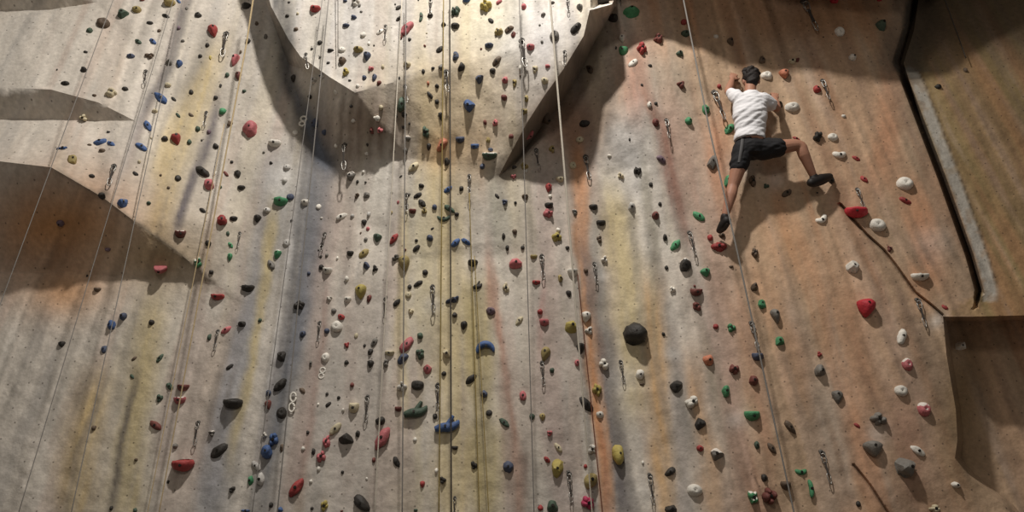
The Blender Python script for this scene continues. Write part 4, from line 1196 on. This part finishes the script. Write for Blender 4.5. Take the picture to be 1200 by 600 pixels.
# t-shirt
sb = bmesh.new()
hem = on_wall(878.5, 165, .30)
loft(sb, [(hem, .158, .125), (hem + WU * .06, .152, .122), (J['waist'] + WU * .03, .15, .118), (J['chest'], .172, .135), (J['upper'] - WU * .02, .178, .125), (J['upper'] + WU * .045, .13, .085), (J['neck'] - WU * .012, .07, .062)])
limb(sb, [J['upper'] - RT * .06, J['shl'], J['shl'] * .42 + J['ell'] * .58], [.085, .078, .066])
limb(sb, [J['upper'] + RT * .06, J['shr'], J['shr'] * .42 + J['elr'] * .58], [.085, .078, .068])
fuse('tshirt', sb, .008, root, SHIRT, 4, .011)
# shorts
pb = bmesh.new()
loft(pb, [(J['pelvis'] - WU * .09, .12, .10), (J['pelvis'], .172, .135), (J['pelvis'] + WU * .07, .152, .122), (J['pelvis'] + WU * .1, .146, .118)])
kl = J['hpl'].lerp(J['knl'], .46); kr = J['hpr'].lerp(J['knr'], .46)
limb(pb, [J['hpl'] + WU * .02, J['hpl'].lerp(J['knl'], .25), kl], [.105, .10, .092])
limb(pb, [J['hpr'], J['hpr'].lerp(J['knr'], .25), kr], [.112, .108, .10])
sh = fuse('shorts', pb, .009, root, SHORTS, 3, .008)
# grey side panel on the left leg of the shorts
st = bmesh.new()
a0 = J['pelvis'] - RT * .105 + WN * .112 + WU * .045; a1 = kl + WN * .09 - RT * .015
for k in range(9):
    t = k / 8
    c = a0.lerp(a1, t) + WN * .012 * math.sin(math.pi * t)
    for s in (-1, 1): st.verts.new(c + RT * s * .017)
    for s in (-1, 1): st.verts.new(c + RT * s * .017 - WN * .02)
st.verts.ensure_lookup_table()
for k in range(8):
    i = k * 4; j = i + 4
    for q in ((i, i + 1, j + 1, j), (i + 2, j + 2, j + 3, i + 3), (i, j, j + 2, i + 2), (i + 1, i + 3, j + 3, j + 1)):
        st.faces.new([st.verts[x] for x in q])
from_bm('side_panel', st, sh, [STRIPE])
# shoes
for heel, toe, ank in ((hl, tl, J['anl']), (hr, tr, J['anr'])):
    b = bmesh.new()
    f = (toe - heel).normalized()
    limb(b, [heel - f * .01, heel.lerp(toe, .45) + WN * .012, toe], [.046, .05, .032], 14)
    limb(b, [ank, heel.lerp(toe, .22)], [.043, .046], 14)
    so = fuse('shoe', b, .007, root, SHOE, 3)
    s2 = bmesh.new()
    dn = -(WU - f * WU.dot(f)).normalized()
    limb(s2, [heel + dn * .026, heel.lerp(toe, .5) + dn * .03, toe + dn * .012], [.030, .032, .026], 10)
    fuse('sole', s2, .007, so, SOLE, 2)
bpy.context.view_layer.update()
for o in root.children_recursive:
    if o.parent == root:
        o.matrix_parent_inverse = root.matrix_world.inverted()
# ------------------------------------------------------------------ light: hall floodlight, an added fill lamp and dim ambient
def lamp(name, loc, target, energy, size, kind='SPOT', angle=150, blend=1.0, col=(1, .96, .90)):
    l = bpy.data.lights.new(name, kind)
    l.energy = energy
    l.color = col
    if kind == 'SPOT':
        l.spot_size = math.radians(angle); l.spot_blend = blend; l.shadow_soft_size = size
    elif kind == 'AREA':
        l.shape = 'DISK'; l.size = size
    else:
        l.shadow_soft_size = size
    o = bpy.data.objects.new(name, l)
    COL.objects.link(o)
    o.location = loc
    o.rotation_euler = (target - loc).to_track_quat('-Z', 'Y').to_euler()
    return o
ref = at(885, 165)
key_pos = ref + WN * 4.7 + RT * (-2.95) + WU * 5.0
lamp('hall_floodlight', key_pos, at(500, 540), 2250, .18, 'SPOT', 136, 1.0)
lamp('fill_lamp', Vector((-1.5, -3.0, 6.0)), at(600, 330), 80, 1.2, 'AREA', col=(1, .93, .84))  # unseen fill added to brighten the lower wall
w = bpy.data.worlds.new('hall_air'); SC.world = w
w.use_nodes = True
w.node_tree.nodes['Background'].inputs['Color'].default_value = (1, .93, .84, 1)
w.node_tree.nodes['Background'].inputs['Strength'].default_value = .12
SC.view_settings.view_transform = 'Standard'
SC.view_settings.look = 'None'
SC.view_settings.gamma = 1
SC.view_settings.use_curve_mapping = False
SC.view_settings.exposure = 0.12
